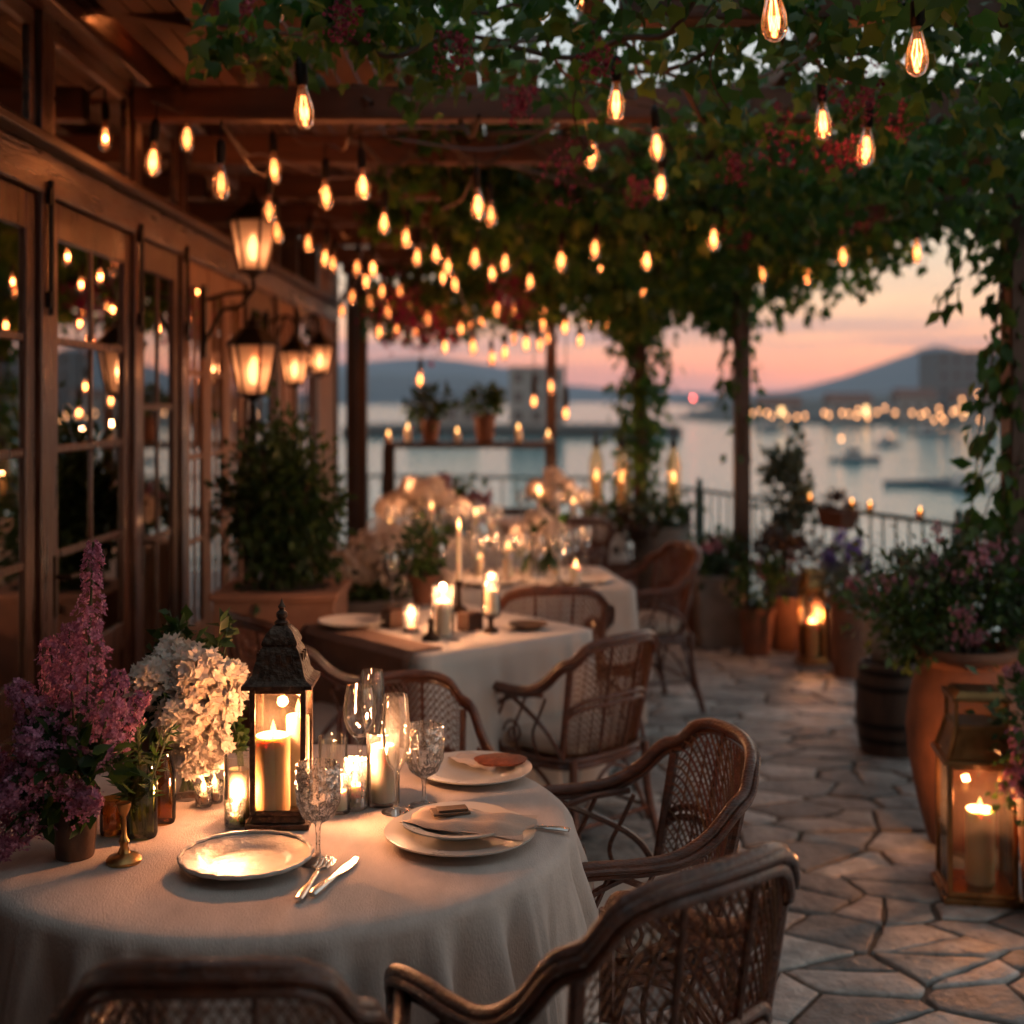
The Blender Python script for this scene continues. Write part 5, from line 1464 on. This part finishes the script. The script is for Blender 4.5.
# wall lanterns
def carriage(t, z0, m=iron, sc=1.0, hang=False):
    """six-sided lantern, wide at the top: glass, frame bars, roof, base"""
    hb, r0, r1 = .235 * sc, .062 * sc, .108 * sc
    b = MB(); b.lathe([(r0, z0 + .012), (r1, z0 + hb)], 6); b.build('glass_pane', frost, t, smooth=False)
    b = MB()
    for k in range(6):
        a = 2 * PI * k / 6; b.tube([(r0 * 1.03 * math.cos(a), r0 * 1.03 * math.sin(a), z0), (r1 * 1.03 * math.cos(a), r1 * 1.03 * math.sin(a), z0 + hb)], .007 * sc, 6)
    b.lathe([(0, z0 - .035 * sc), (.012 * sc, z0 - .03 * sc), (.03 * sc, z0 - .012 * sc), (r0 + .01, z0 - .002), (r0 + .012, z0 + .012), (r0 - .004, z0 + .012), (0, z0 + .01)], 6)
    b.build('frame', m, t, ang=30)
    b = MB(); zt = z0 + hb
    b.lathe([(r1 - .01, zt - .002), (r1 + .018 * sc, zt - .004), (r1 + .02 * sc, zt + .008), (r1 * .8, zt + .045 * sc), (r1 * .5, zt + .08 * sc), (r1 * .35, zt + .085 * sc), (r1 * .33, zt + .105 * sc), (.012, zt + .125 * sc), (.008, zt + .15 * sc), (0, zt + .16 * sc)], 6); b.build('roof', m, t, ang=25)
    b = MB(); b.lathe([(0, z0 + .05 * sc), (.016 * sc, z0 + .06 * sc), (.026 * sc, z0 + .11 * sc), (.018 * sc, z0 + .15 * sc), (0, z0 + .185 * sc)], 12); b.build('bulb', sconce_core, t)
    lamp(t, (0, 0, z0 + .11 * sc), .85, (1, .44, .18), .02)
def wall_sconce(px, pytop, Y, label, sc, up=True):
    p = at(px, pytop, Y); z0 = p.z - .235 * sc
    t = thing('wall_lantern', label, 'lantern', (p.x, Y, 0))
    carriage(t, z0, sc=sc)
    b = MB(); xw = XW + .06 - p.x
    zb = z0 - .035 if up else z0 + .235 * sc + .16 * sc
    if up:
        b.tube(catmull([(0, 0, zb), (0, 0, zb - .05), (-.06, 0, zb - .06), (xw * .6, 0, zb - .07), (xw, 0, zb - .10)], 6), .010, 8)
        b.tube(catmull([(0, 0, zb - .05), (xw * .3, 0, zb - .13), (xw * .65, 0, zb - .15), (xw, 0, zb - .30)], 6), .009, 8)
        b.box(xw, 0, zb - .2, .02, .07, .34)
    else:
        b.tube(catmull([(0, 0, zb - .01), (0, 0, zb + .03), (xw * .3, 0, zb + .08), (xw, 0, zb + .04)], 6), .009, 8)
        b.tube(catmull([(xw * .35, 0, zb + .075), (xw * .6, 0, zb - .02), (xw, 0, zb - .12)], 6), .008, 8)
        b.box(xw, 0, zb - .02, .02, .06, .26)
    b.build('bracket', iron, t)
    return t
wall_sconce(253, 222, 6.05, 'upper wall lantern with warm glass on a scrolled iron bracket', 1.0, True)
wall_sconce(295, 352, 7.6, 'smaller hanging wall lantern right of the lamp post', .82, False)
wall_sconce(320, 346, 8.7, 'farthest wall lantern beyond the smaller hanging one', .8, False)
p = at(253, 345, 6.0); t = thing('lamp_post', 'slender black lamp post with a glowing lantern rising behind the shrub', 'lamp post', (p.x, 6.0, 0))
z0 = p.z - .235; carriage(t, z0)
b = MB(); b.lathe([(0, 0), (.07, 0), (.065, .05), (.03, .09), (.022, .3), (.018, z0 - .15), (.028, z0 - .13), (.016, z0 - .1), (.014, z0 - .035), (0, z0 - .035)], 14); b.build('pole', iron, t)

# back shelf with pots and candles
t = thing('plant_shelf', 'dark timber shelf rail carrying flower pots at the back of the terrace', 'shelf', (0, 0, 0))
YS = 9.95
b = MB(); b.bx(-.98, .34, YS - .10, YS + .10, 1.26, 1.31); b.build('shelf_board', wood_dk, t, bevel=.005)
for x in (-.95, .30):
    b = MB(); b.bx(x - .045, x + .045, YS - .045, YS + .045, 0, 1.259 if x < 0 else 1.259); b.build('leg', wood_dk, t, bevel=.005)
b = MB(); b.bx(-.90, .25, YS - .03, YS + .03, .74, .80); b.build('stretcher', wood_dk, t)
for (x, r, hh, lb, m_) in ((-.63, .075, .17, 'dark pot with a leafy plant left on the back shelf', leaf_dark), (-.21, .085, .20, 'dark pot with a leafy plant in the middle of the back shelf', leaf_mid)):
    potted((x, YS, 1.311), lb, pp(r * .75, r, hh), terra_dk, [((0, 0, hh + .12), (.16, .1, .14), 260, .07, m_, 9)])
for (x, hh, lb) in ((-.80, .10, 'lit candle at the left of the back shelf'), (-.42, .07, 'lit candle between the two pots on the back shelf'), (.05, .10, 'lit candle right of the pots on the back shelf'), (.28, .05, 'lit candle at the right end of the back shelf'), (-.95, .05, 'lit candle at the far left end of the back shelf')):
    candle((x, YS - .03, 1.311), .028, hh, lb, .35, fl=1.15, n=14)
# hanging plant and two pendant lamps at the back
for (x, y, lb) in ((534, 400, 'small pendant light on a long black socket left of the far post cord'), (566, 412, 'small pendant light on a long black socket nearest the vine covered post')):
    p = at(x, y, 10.3); t = thing('pendant_light', lb, 'light bulb', p)
    b = MB(); b.lathe([(0, .20), (.018, .2), (.024, .10), (.022, .04), (.012, .035)], 12); b.tube([(0, 0, .19), (0, 0, 2.56 - p.z)], .004, 5); b.build('socket', iron, t)
    b = MB(); b.lathe([(.012, .04), (.03, 0), (.028, -.04), (0, -.07)], 14); b.build('glass_envelope', bulb_g, t)
    b = MB(); b.lathe([(0, .03), (.018, 0), (.016, -.03), (0, -.045)], 10); b.build('glow_core', sconce_core, t)
    lamp(t, (0, 0, -.005), .4)

# candle bottles on a console near the vine post
t = thing('console_table', 'low dark console with candle bottles in front of the far railing', 'table', (.93, 9.72, 0), -.35)
b = MB(); b.bx(-.40, .42, -.14, .14, .81, .85); b.build('tabletop', wood_dk, t, bevel=.005)
for sx in (-.36, .38):
    for sy in (-.11, .11): b = MB(); b.bx(sx - .02, sx + .02, sy - .02, sy + .02, 0, .809); b.build('leg', wood_dk, t)
b = MB(); b.bx(-.37, .39, -.12, .12, .30, .33); b.build('lower_shelf', wood_dk, t)
for (x, y, hh, lb) in ((597, 500, .55, 'tall clear candle bottle with a dark cap left of the vine covered post'), (622, 500, .50, 'tall candle bottle close against the left of the vine covered post'), (672, 498, .58, 'tall spired candle bottle right of the vine covered post')):
    p = at(x, 0, 9.72); dx = p.x - .93; p = Vector((p.x, 9.72 - dx * .36, .851))
    t = thing('candle_bottle', lb, 'lantern', p); r = .055
    b = MB(); b.lathe([(0, 0), (r, 0), (r, .30), (r * .9, .34), (r * .5, .40), (r * .4, .42), (r * .38, .42), (r * .46, .40), (r * .86, .335), (r - .004, .30), (r - .004, .006), (0, .006)], 20); b.build('bottle_body', lant_g, t)
    b = MB(); b.lathe([(0, .418), (r * .5, .42), (r * .55, .45), (r * .25, .48), (r * .12, hh), (0, hh + .01)], 12); b.build('cap', iron, t)
    candle(p + Vector((0, 0, .007)), .026, .17, lb.replace('tall', 'candle lit in the tall', 1).replace(' with a dark cap', ''), .5, fl=1.15, n=14)
potted((1.08, 9.35, 0), 'tall weathered planter with a dark bush in front of the vine covered post', pp(.17, .22, .72), grayclay, [((0, 0, .80), (.26, .22, .15), 360, .07, leaf_dark, 14)])
potted((.68, 9.15, 0), 'brown round pot with a reddish bush between the far tables and the console', pp(.14, .2, .5), terra_dk, [((0, 0, .68), (.24, .2, .22), 420, .08, leaf_dry, 14), ((0, 0, .78), (.2, .16, .16), 160, .08, leaf_mid, 8)], )
# ------------------------------------------------------------------ pots along the railing
potted((1.38, 8.62, 0), 'squarish weathered planter left of the middle post, full of dark shrubs with small flowers', None, grayclay, [((0, 0, .60), (.24, .22, .17), 700, .06, leaf_dark, 18)], [((-.1, -.1, .66), (.2, .14, .1), 60, .022, rose_m)], square=(.26, .26, .32, .32, .47))
potted((1.30, 9.0, 0), 'dark pot with purple-leaved plant behind the squarish planter', pp(.12, .16, .4), terra_dk, [((0, 0, .50), (.2, .18, .16), 260, .06, leaf_dry, 10)])
potted((1.57, 8.28, 0), 'small terracotta pot with a thin green plant in front of the middle post', pp(.085, .115, .30), terra, [((0, 0, .46), (.15, .13, .20), 260, .06, leaf_mid, 10)], [((-.02, 0, .55), (.12, .1, .12), 24, .02, rose_m)])
potted((1.82, 8.45, 0), 'dark round pot with a drooping brown bush against the railing bars', pp(.13, .17, .36), terra_dk, [((-.06, 0, .62), (.22, .2, .20), 520, .055, leaf_dry, 18)], [((-.06, 0, .62), (.2, .18, .18), 40, .02, rose_m)])
potted((1.93, 9.1, 0), 'tall feathery green shrub standing up above the railing right of the middle post', pp(.12, .16, .4), terra_dk, [((.0, 0, .95), (.15, .13, .36), 520, .09, leaf_grey, 14)])
p = on(812, 663); floor_lantern(p, .15, .13, .46, 'slim glass floor lantern with a lit candle between the railing pots', brass, rz_h=.09)
candle(p + Vector((0, 0, .041)), .045, .22, 'pillar candle burning in the slim floor lantern', 2.6, fl=1.3)
potted((2.0, 7.62, 0), 'tall terracotta pot with violet lavender right of the slim lantern', pp(.10, .125, .47), terra, [((0, 0, .62), (.16, .15, .16), 360, .07, leaf_grey, 12)], [((-.06, -.02, .74), (.14, .12, .16), 220, .018, viol_m), ((.12, 0, .6), (.06, .06, .1), 50, .018, viol_m)], tpl=LANCE)
potted((2.02, 8.05, 0), 'dried brown bush leaning on the railing behind the lavender pot', pp(.12, .15, .4), terra_dk, [((0, 0, .60), (.17, .17, .2), 320, .055, leaf_dry, 14)])
pb_ = Vector((1.75, 5.98, 0))
t = thing('wooden_barrel', 'low dark wooden barrel beside the big terracotta jar', 'barrel', pb_)
b = MB(); b.lathe([(0, 0), (.13, 0), (.148, .12), (.155, .21), (.148, .31), (.135, .415), (.12, .415), (.12, .40), (0, .40)], 36, mod=lambda a, r, z: 1 - .012 * (abs(math.sin(9 * a)) < .12)); b.build('staves', barrel_m, t)
for z, r in ((.06, .141), (.13, .152), (.30, .152), (.37, .143)):
    b = MB(); b.lathe([(r, z), (r + .003, z + .003), (r + .003, z + .025), (r, z + .028)], 36); b.build('hoop', iron, t)
potted(pb_ + Vector((.0, .06, .416)), 'round grey clay pot with small pink flowers standing on the barrel', [(0, 0), (.06, 0), (.10, .05), (.112, .11), (.095, .17), (.075, .20), (.085, .215), (.065, .215), (.06, .19), (0, .19)], grayclay, [((0, 0, .33), (.17, .15, .13), 420, .045, leaf_mid, 12)], [((-.03, -.04, .38), (.16, .12, .12), 130, .016, rose_m), ((-.03, -.08, .24), (.06, .04, .03), 24, .014, rose_m)])
potted((2.12, 6.55, 0), 'bushy plant with purple-pink blossoms against the railing right of the grey pot', pp(.14, .18, .45), terra_dk, [((0, 0, .58), (.26, .22, .20), 700, .05, leaf_mid, 20)], [((.05, -.05, .70), (.22, .16, .12), 150, .018, rose_m), ((.1, 0, .80), (.1, .1, .06), 60, .02, mag_m)])
# big terracotta jar
pj = Vector((1.665, 4.75, 0))
potted(pj, 'big terracotta jar with a rolled rim and overflowing green shrub behind the copper lantern',
       [(0, 0), (.115, 0), (.13, .02), (.165, .15), (.198, .32), (.208, .43), (.198, .53), (.172, .62), (.162, .66), (.172, .68), (.192, .695), (.195, .71), (.185, .725), (.16, .725), (.145, .70), (.14, .66), (0, .64)], terra,
       [((.0, .05, .88), (.36, .26, .20), 1300, .045, leaf_mid, 34), ((.16, .1, .98), (.3, .25, .20), 700, .045, leaf_dark, 20), ((-.05, .0, 1.0), (.34, .2, .18), 240, .04, leaf_grey, 22), ((-.22, -.1, .80), (.12, .12, .16), 260, .045, leaf_mid, 8)], [((-.1, -.1, 1.0), (.32, .2, .22), 110, .014, rose_m), ((-.12, -.1, 1.02), (.26, .14, .12), 50, .014, lilac_m), ((.05, -.2, .86), (.3, .1, .14), 90, .014, rose_m)])
pl_ = on(976, 893); floor_lantern(pl_, -.14, .22, .45, 'tall copper floor lantern with glass roof and a burning candle at the lower right', copper, rz_h=.185)
candle(pl_ + Vector((0.01, -.01, .041)), .046, .24, 'thick cream pillar candle burning in the copper floor lantern', 3.6, fl=1.3)
potted((1.74, 4.06, 0), 'dark pot with trailing purple flowers at the right edge beside the copper lantern', pp(.12, .15, .42), terra_dk, [((0, 0, .62), (.24, .2, .24), 800, .045, leaf_mid, 18), ((-.02, -.02, .40), (.19, .18, .16), 260, .04, leaf_dark, 8)],
       [((-.10, -.08, .50), (.13, .12, .14), 260, .013, lilac_m), ((-.08, -.06, .80), (.16, .14, .08), 80, .013, rose_m), ((-.05, -.1, .36), (.1, .1, .1), 70, .013, mag_m)])
potted((2.15, 5.0, 0), 'tall dark shrub with small pink flowers filling the corner by the right-hand post', pp(.15, .2, .45), terra_dk, [((0, 0, .74), (.32, .28, .32), 1300, .05, leaf_dark, 24)], [((-.1, -.15, .84), (.25, .16, .25), 60, .016, rose_m)])
# small lights and pots on the railing
for (x, Yr, lb) in ((810, 8.25, 'small candle cup on the rail above the brown bush'), (852, 7.55, 'small candle cup on the rail behind the lavender'), (870, 7.35, 'small candle cup on the rail left of the rail trough'), (920, 6.85, 'small candle cup on the rail above the purple-pink blossoms')):
    q = railpt(x); b = MB(); b.lathe([(0, 0), (.022, 0), (.026, .05), (.023, .05), (.02, .006), (0, .006)], 14); tag(b.build('tealight_glass', amber_g), lb, 'candle holder', loc=q)
    candle(q + Vector((0, 0, .007)), .017, .02, lb.replace('small candle cup', 'tiny flame in the cup'), .12, name='tealight', n=10, fl=1.1)
t = thing('rail_trough', 'small dark flower trough hooked over the railing', 'planter', railpt(850) + Vector((-.09, -.03, -.13)), 1.92)
b = MB(); b.pyr4((0, 0), .24, .10, .30, .14, 0, .12); b.build('trough', terra_dk, t, bevel=.004)
p, nn = clumps(160, (0, 0, .15), (.16, .08, .07), 8); leaves('foliage', leaf_dry, t, p, nn, NR.normal(size=p.shape) * .3 + np.array([0, -.5, .6]), NR.uniform(.04, .07, len(p)), LEAF2)

# ------------------------------------------------------------------ boats and town
def boat(px, py, ln, label, cabin=True, light=None, rz=0.0, wd=.32):
    Y = (H - SEA) * F / (py - 400); X = (px - 512) * Y / F
    t = thing('moored_boat', label, 'boat', (X, Y, SEA), rz)
    b = MB(); n = 17; vs = []; fs = []
    for i in range(n):
        s_ = i / (n - 1); x = -ln / 2 + ln * s_; f = math.sin(PI * min(1, .12 + s_ * .9)) ** .6 * (1 if s_ < .6 else max(.02, 1 - ((s_ - .6) / .4) ** 2)); sh = .55 + .35 * s_ ** 2
        vs += [(x, -ln * wd / 2 * f, sh * ln * .14), (x * .96, -ln * wd * .35 * f, -.15), (x * .96, ln * wd * .35 * f, -.15), (x, ln * wd / 2 * f, sh * ln * .14)]
    for i in range(n - 1):
        for k in range(4): a = i * 4; fs.append((a + k, a + (k + 1) % 4, a + 4 + (k + 1) % 4, a + 4 + k))
    fs += [(3, 2, 1, 0), tuple((n - 1) * 4 + k for k in range(4))]
    b.add(vs, fs); b.build('hull', hullb, t)
    if cabin:
        b = MB(); b.pyr4((-ln * .05, 0), ln * .34, ln * .2, ln * .28, ln * .17, ln * .08, ln * .26); b.bx(-ln * .22, ln * .12, -ln * .11, ln * .11, ln * .262, ln * .275); c_ = b.build('cabin', hullw, t, bevel=.03)
        b = MB(); b.bx(-ln * .16, ln * .06, -ln * .1003, -ln * .098, ln * .16, ln * .225); b.build('window', boardw, c_)
        b = MB(); b.tube([(-ln * .02, 0, ln * .27), (-ln * .02, 0, ln * .52)], .03, 6); b.build('mast', hullw, t)
    if light:
        b = MB(); b.lathe([(0, -.13), (.12, -.06), (.12, .06), (0, .13)], 8, (light[0], light[1], light[2])); b.build('boat_lamp', town_m, t)
    return t
boat(855, 462, 3.9, 'blue grey cabin boat with a short mast and one lamp, moored in mid water', True, (-1.1, -.3, 1.75))
boat(888, 446, 3.6, 'smaller pale boat with one lamp behind the cabin boat', True, (.1, -.2, .95), .5)
boat(920, 486, 3.9, 'long low dark rowing boat nearest the railing', False)
boat(960, 490, 3.0, 'dark boat with a low cabin partly behind the trailing vine leaves', True, None, 2.6)
boat(770, 432, 5.0, 'tiny boat far out near the shore lights, right of the middle post', True, None, .2)
boat(930, 436, 5.5, 'low boat moored close to the shore lights on the right', True, None, -.2)
tl = [(752, 414), (760, 411), (767, 413), (772, 416), (787, 417), (797, 417), (824, 413), (829, 415), (849, 414), (866, 414), (868, 417), (877, 412), (895, 413), (912, 413), (921, 415), (926, 413), (934, 420), (939, 409), (941, 416), (944, 420), (962, 400), (957, 410), (963, 416), (978, 394), (980, 420), (993, 429), (885, 408), (805, 416), (842, 413), (857, 416), (953, 412), (970, 408), (858, 410)]
post0 = None
for i, (x, y) in enumerate(tl):
    Y = 214 + R.uniform(0, 14) + max(0, (860 - x)) * .12
    p = at(x, y, Y)
    if post0 is None:
        post0 = thing('shore_lamp', 'tiny glowing lamp among the row of town lights along the far shore', 'street lamp', p, 0, 'lamps along the far shore')
        b = MB(); b.lathe([(0, -.26), (.18, -.18), (.26, 0), (.18, .18), (0, .26)], 10); b.build('lamp_globe', town_m, post0)
        b = MB(); b.tube([(0, 0, -.24), (0, 0, -5.0)], .06, 6); b.build('pole', iron, post0)
    else:
        dup(post0, p)['label'] = post0['label']
b_ = at(693, 398, 520); t = thing('beacon_buoy', 'red light on a small beacon out on the open water', 'beacon', (b_.x, b_.y, SEA))
b = MB(); b.lathe([(0, -.5), (1.2, 0), (.8, 1.2), (.2, 1.6), (.16, b_.z - SEA), (0, b_.z - SEA)], 12); b.build('float', hullb, t)
b = MB(); b.lathe([(0, -.55), (.5, -.3), (.55, 0), (.5, .3), (0, .55)], 10, (0, 0, b_.z - SEA)); b.build('beacon_light', red_m, t)

def house(x, y, wd, dp, h, label, flat=False, lit=2, wl=housem, rz=0.0, z=SEA + .6, name='house', floors=None):
    t = thing(name, label, 'building', (x, y, z), rz)
    b = MB(); b.bx(-wd / 2, wd / 2, -dp / 2, dp / 2, -1, h); b.build('wall', wl, t)
    b = MB()
    if flat: b.bx(-wd / 2 - .15, wd / 2 + .15, -dp / 2 - .15, dp / 2 + .15, h + .003, h + .4)
    else: b.add([(-wd / 2 - .3, -dp / 2 - .3, h), (wd / 2 + .3, -dp / 2 - .3, h), (wd / 2 + .3, dp / 2 + .3, h), (-wd / 2 - .3, dp / 2 + .3, h), (-wd / 2 - .3, 0, h + dp * .3), (wd / 2 + .3, 0, h + dp * .3)], [(0, 1, 5, 4), (2, 3, 4, 5), (0, 4, 3), (1, 2, 5), (0, 3, 2, 1)])
    b.build('roof', roofm if not flat else wl, t)
    fl = floors or max(1, int(h / 3)); nc = max(2, int(wd / 2.2)); k = 0
    for i in range(fl):
        for j in range(nc):
            cx = -wd / 2 + wd * (j + .5) / nc; cz = h * (i + .55) / fl
            b = MB(); b.bx(cx - .45, cx + .45, -dp / 2 - .04, -dp / 2 - .01, cz - .6, cz + .6)
            on_ = (i * 7 + j * 3 + int(x)) % 5 < lit; b.build('window', town_w if on_ and lit else boardw, t)
    return t
for i, (x, y, wd, dp, h, fl, lt, lb) in enumerate(((64, 246, 8, 6, 3.2, False, 2, 'small house on the far shore nearest the middle post'), (76, 244, 7, 6, 4.0, False, 1, 'gabled house on the far shore behind the cabin boat'), (86, 238, 9, 6, 3.6, False, 2, 'wide low house on the far shore left of the grey block'),
                                                   (95, 244, 6, 6, 4.6, False, 1, 'narrow house on the far shore beside the grey block'), (52, 252, 8, 6, 2.6, False, 1, 'low shed on the left end of the far shore'), (103, 232, 7, 6, 3.2, False, 2, 'small house on the far shore in front of the grey block'))):
    house(x, y, wd, dp, h, lb, fl, lt, z=SEA + 1.0)
house(92, 262, 15, 12, 12.5, 'large flat-roofed grey block on the shore at the far right', True, 0, pm('grey_block', (.12, .12, .125), .9, bump=0), z=SEA + 1.5, name='apartment_block', floors=4)
house(3.1, 166, 7.0, 7, 7.2, 'pale grey tower block on the quay across the water, behind the back shelf', True, 0, housem, z=SEA + 1.3, name='tower_block', floors=3)
house(-9, 170, 9, 7, 2.8, 'low quay building left of the pale grey tower block', True, 0, housem, z=SEA + 1.3, name='quay_building')

# ------------------------------------------------------------------ sea haze
HAZE = True
if HAZE:
    b = MB(); b.bx(-1700, 2700, -200, 3600, SEA - 3, 420); hz = b.build('haze', None, smooth=False)
    m = bpy.data.materials.new('sea_haze'); m.use_nodes = True; nt = m.node_tree; nt.nodes.clear()
    o = nt.nodes.new('ShaderNodeOutputMaterial'); v = nt.nodes.new('ShaderNodeVolumePrincipled')
    v.inputs['Color'].default_value = (.56, .72, .95, 1); v.inputs['Density'].default_value = .00028; v.inputs['Anisotropy'].default_value = 0.0
    nt.links.new(v.outputs[0], o.inputs['Volume']); hz.data.materials.append(m); struct(hz, 'stuff')

# ------------------------------------------------------------------ render settings
S.render.engine = 'CYCLES'
cy = S.cycles
cy.use_denoising = True
try: cy.denoiser = 'OPENIMAGEDENOISE'
except Exception: pass
cy.max_bounces = 7; cy.diffuse_bounces = 3; cy.glossy_bounces = 3; cy.transmission_bounces = 6; cy.transparent_max_bounces = 24; cy.volume_bounces = 0
cy.sample_clamp_indirect = 3.0; cy.sample_clamp_direct = 0
cy.caustics_reflective = False; cy.caustics_refractive = False
cy.use_light_tree = True
S.view_settings.view_transform = 'Standard'
S.view_settings.look = 'None'; S.view_settings.exposure = 0.65; S.view_settings.gamma = 1.0
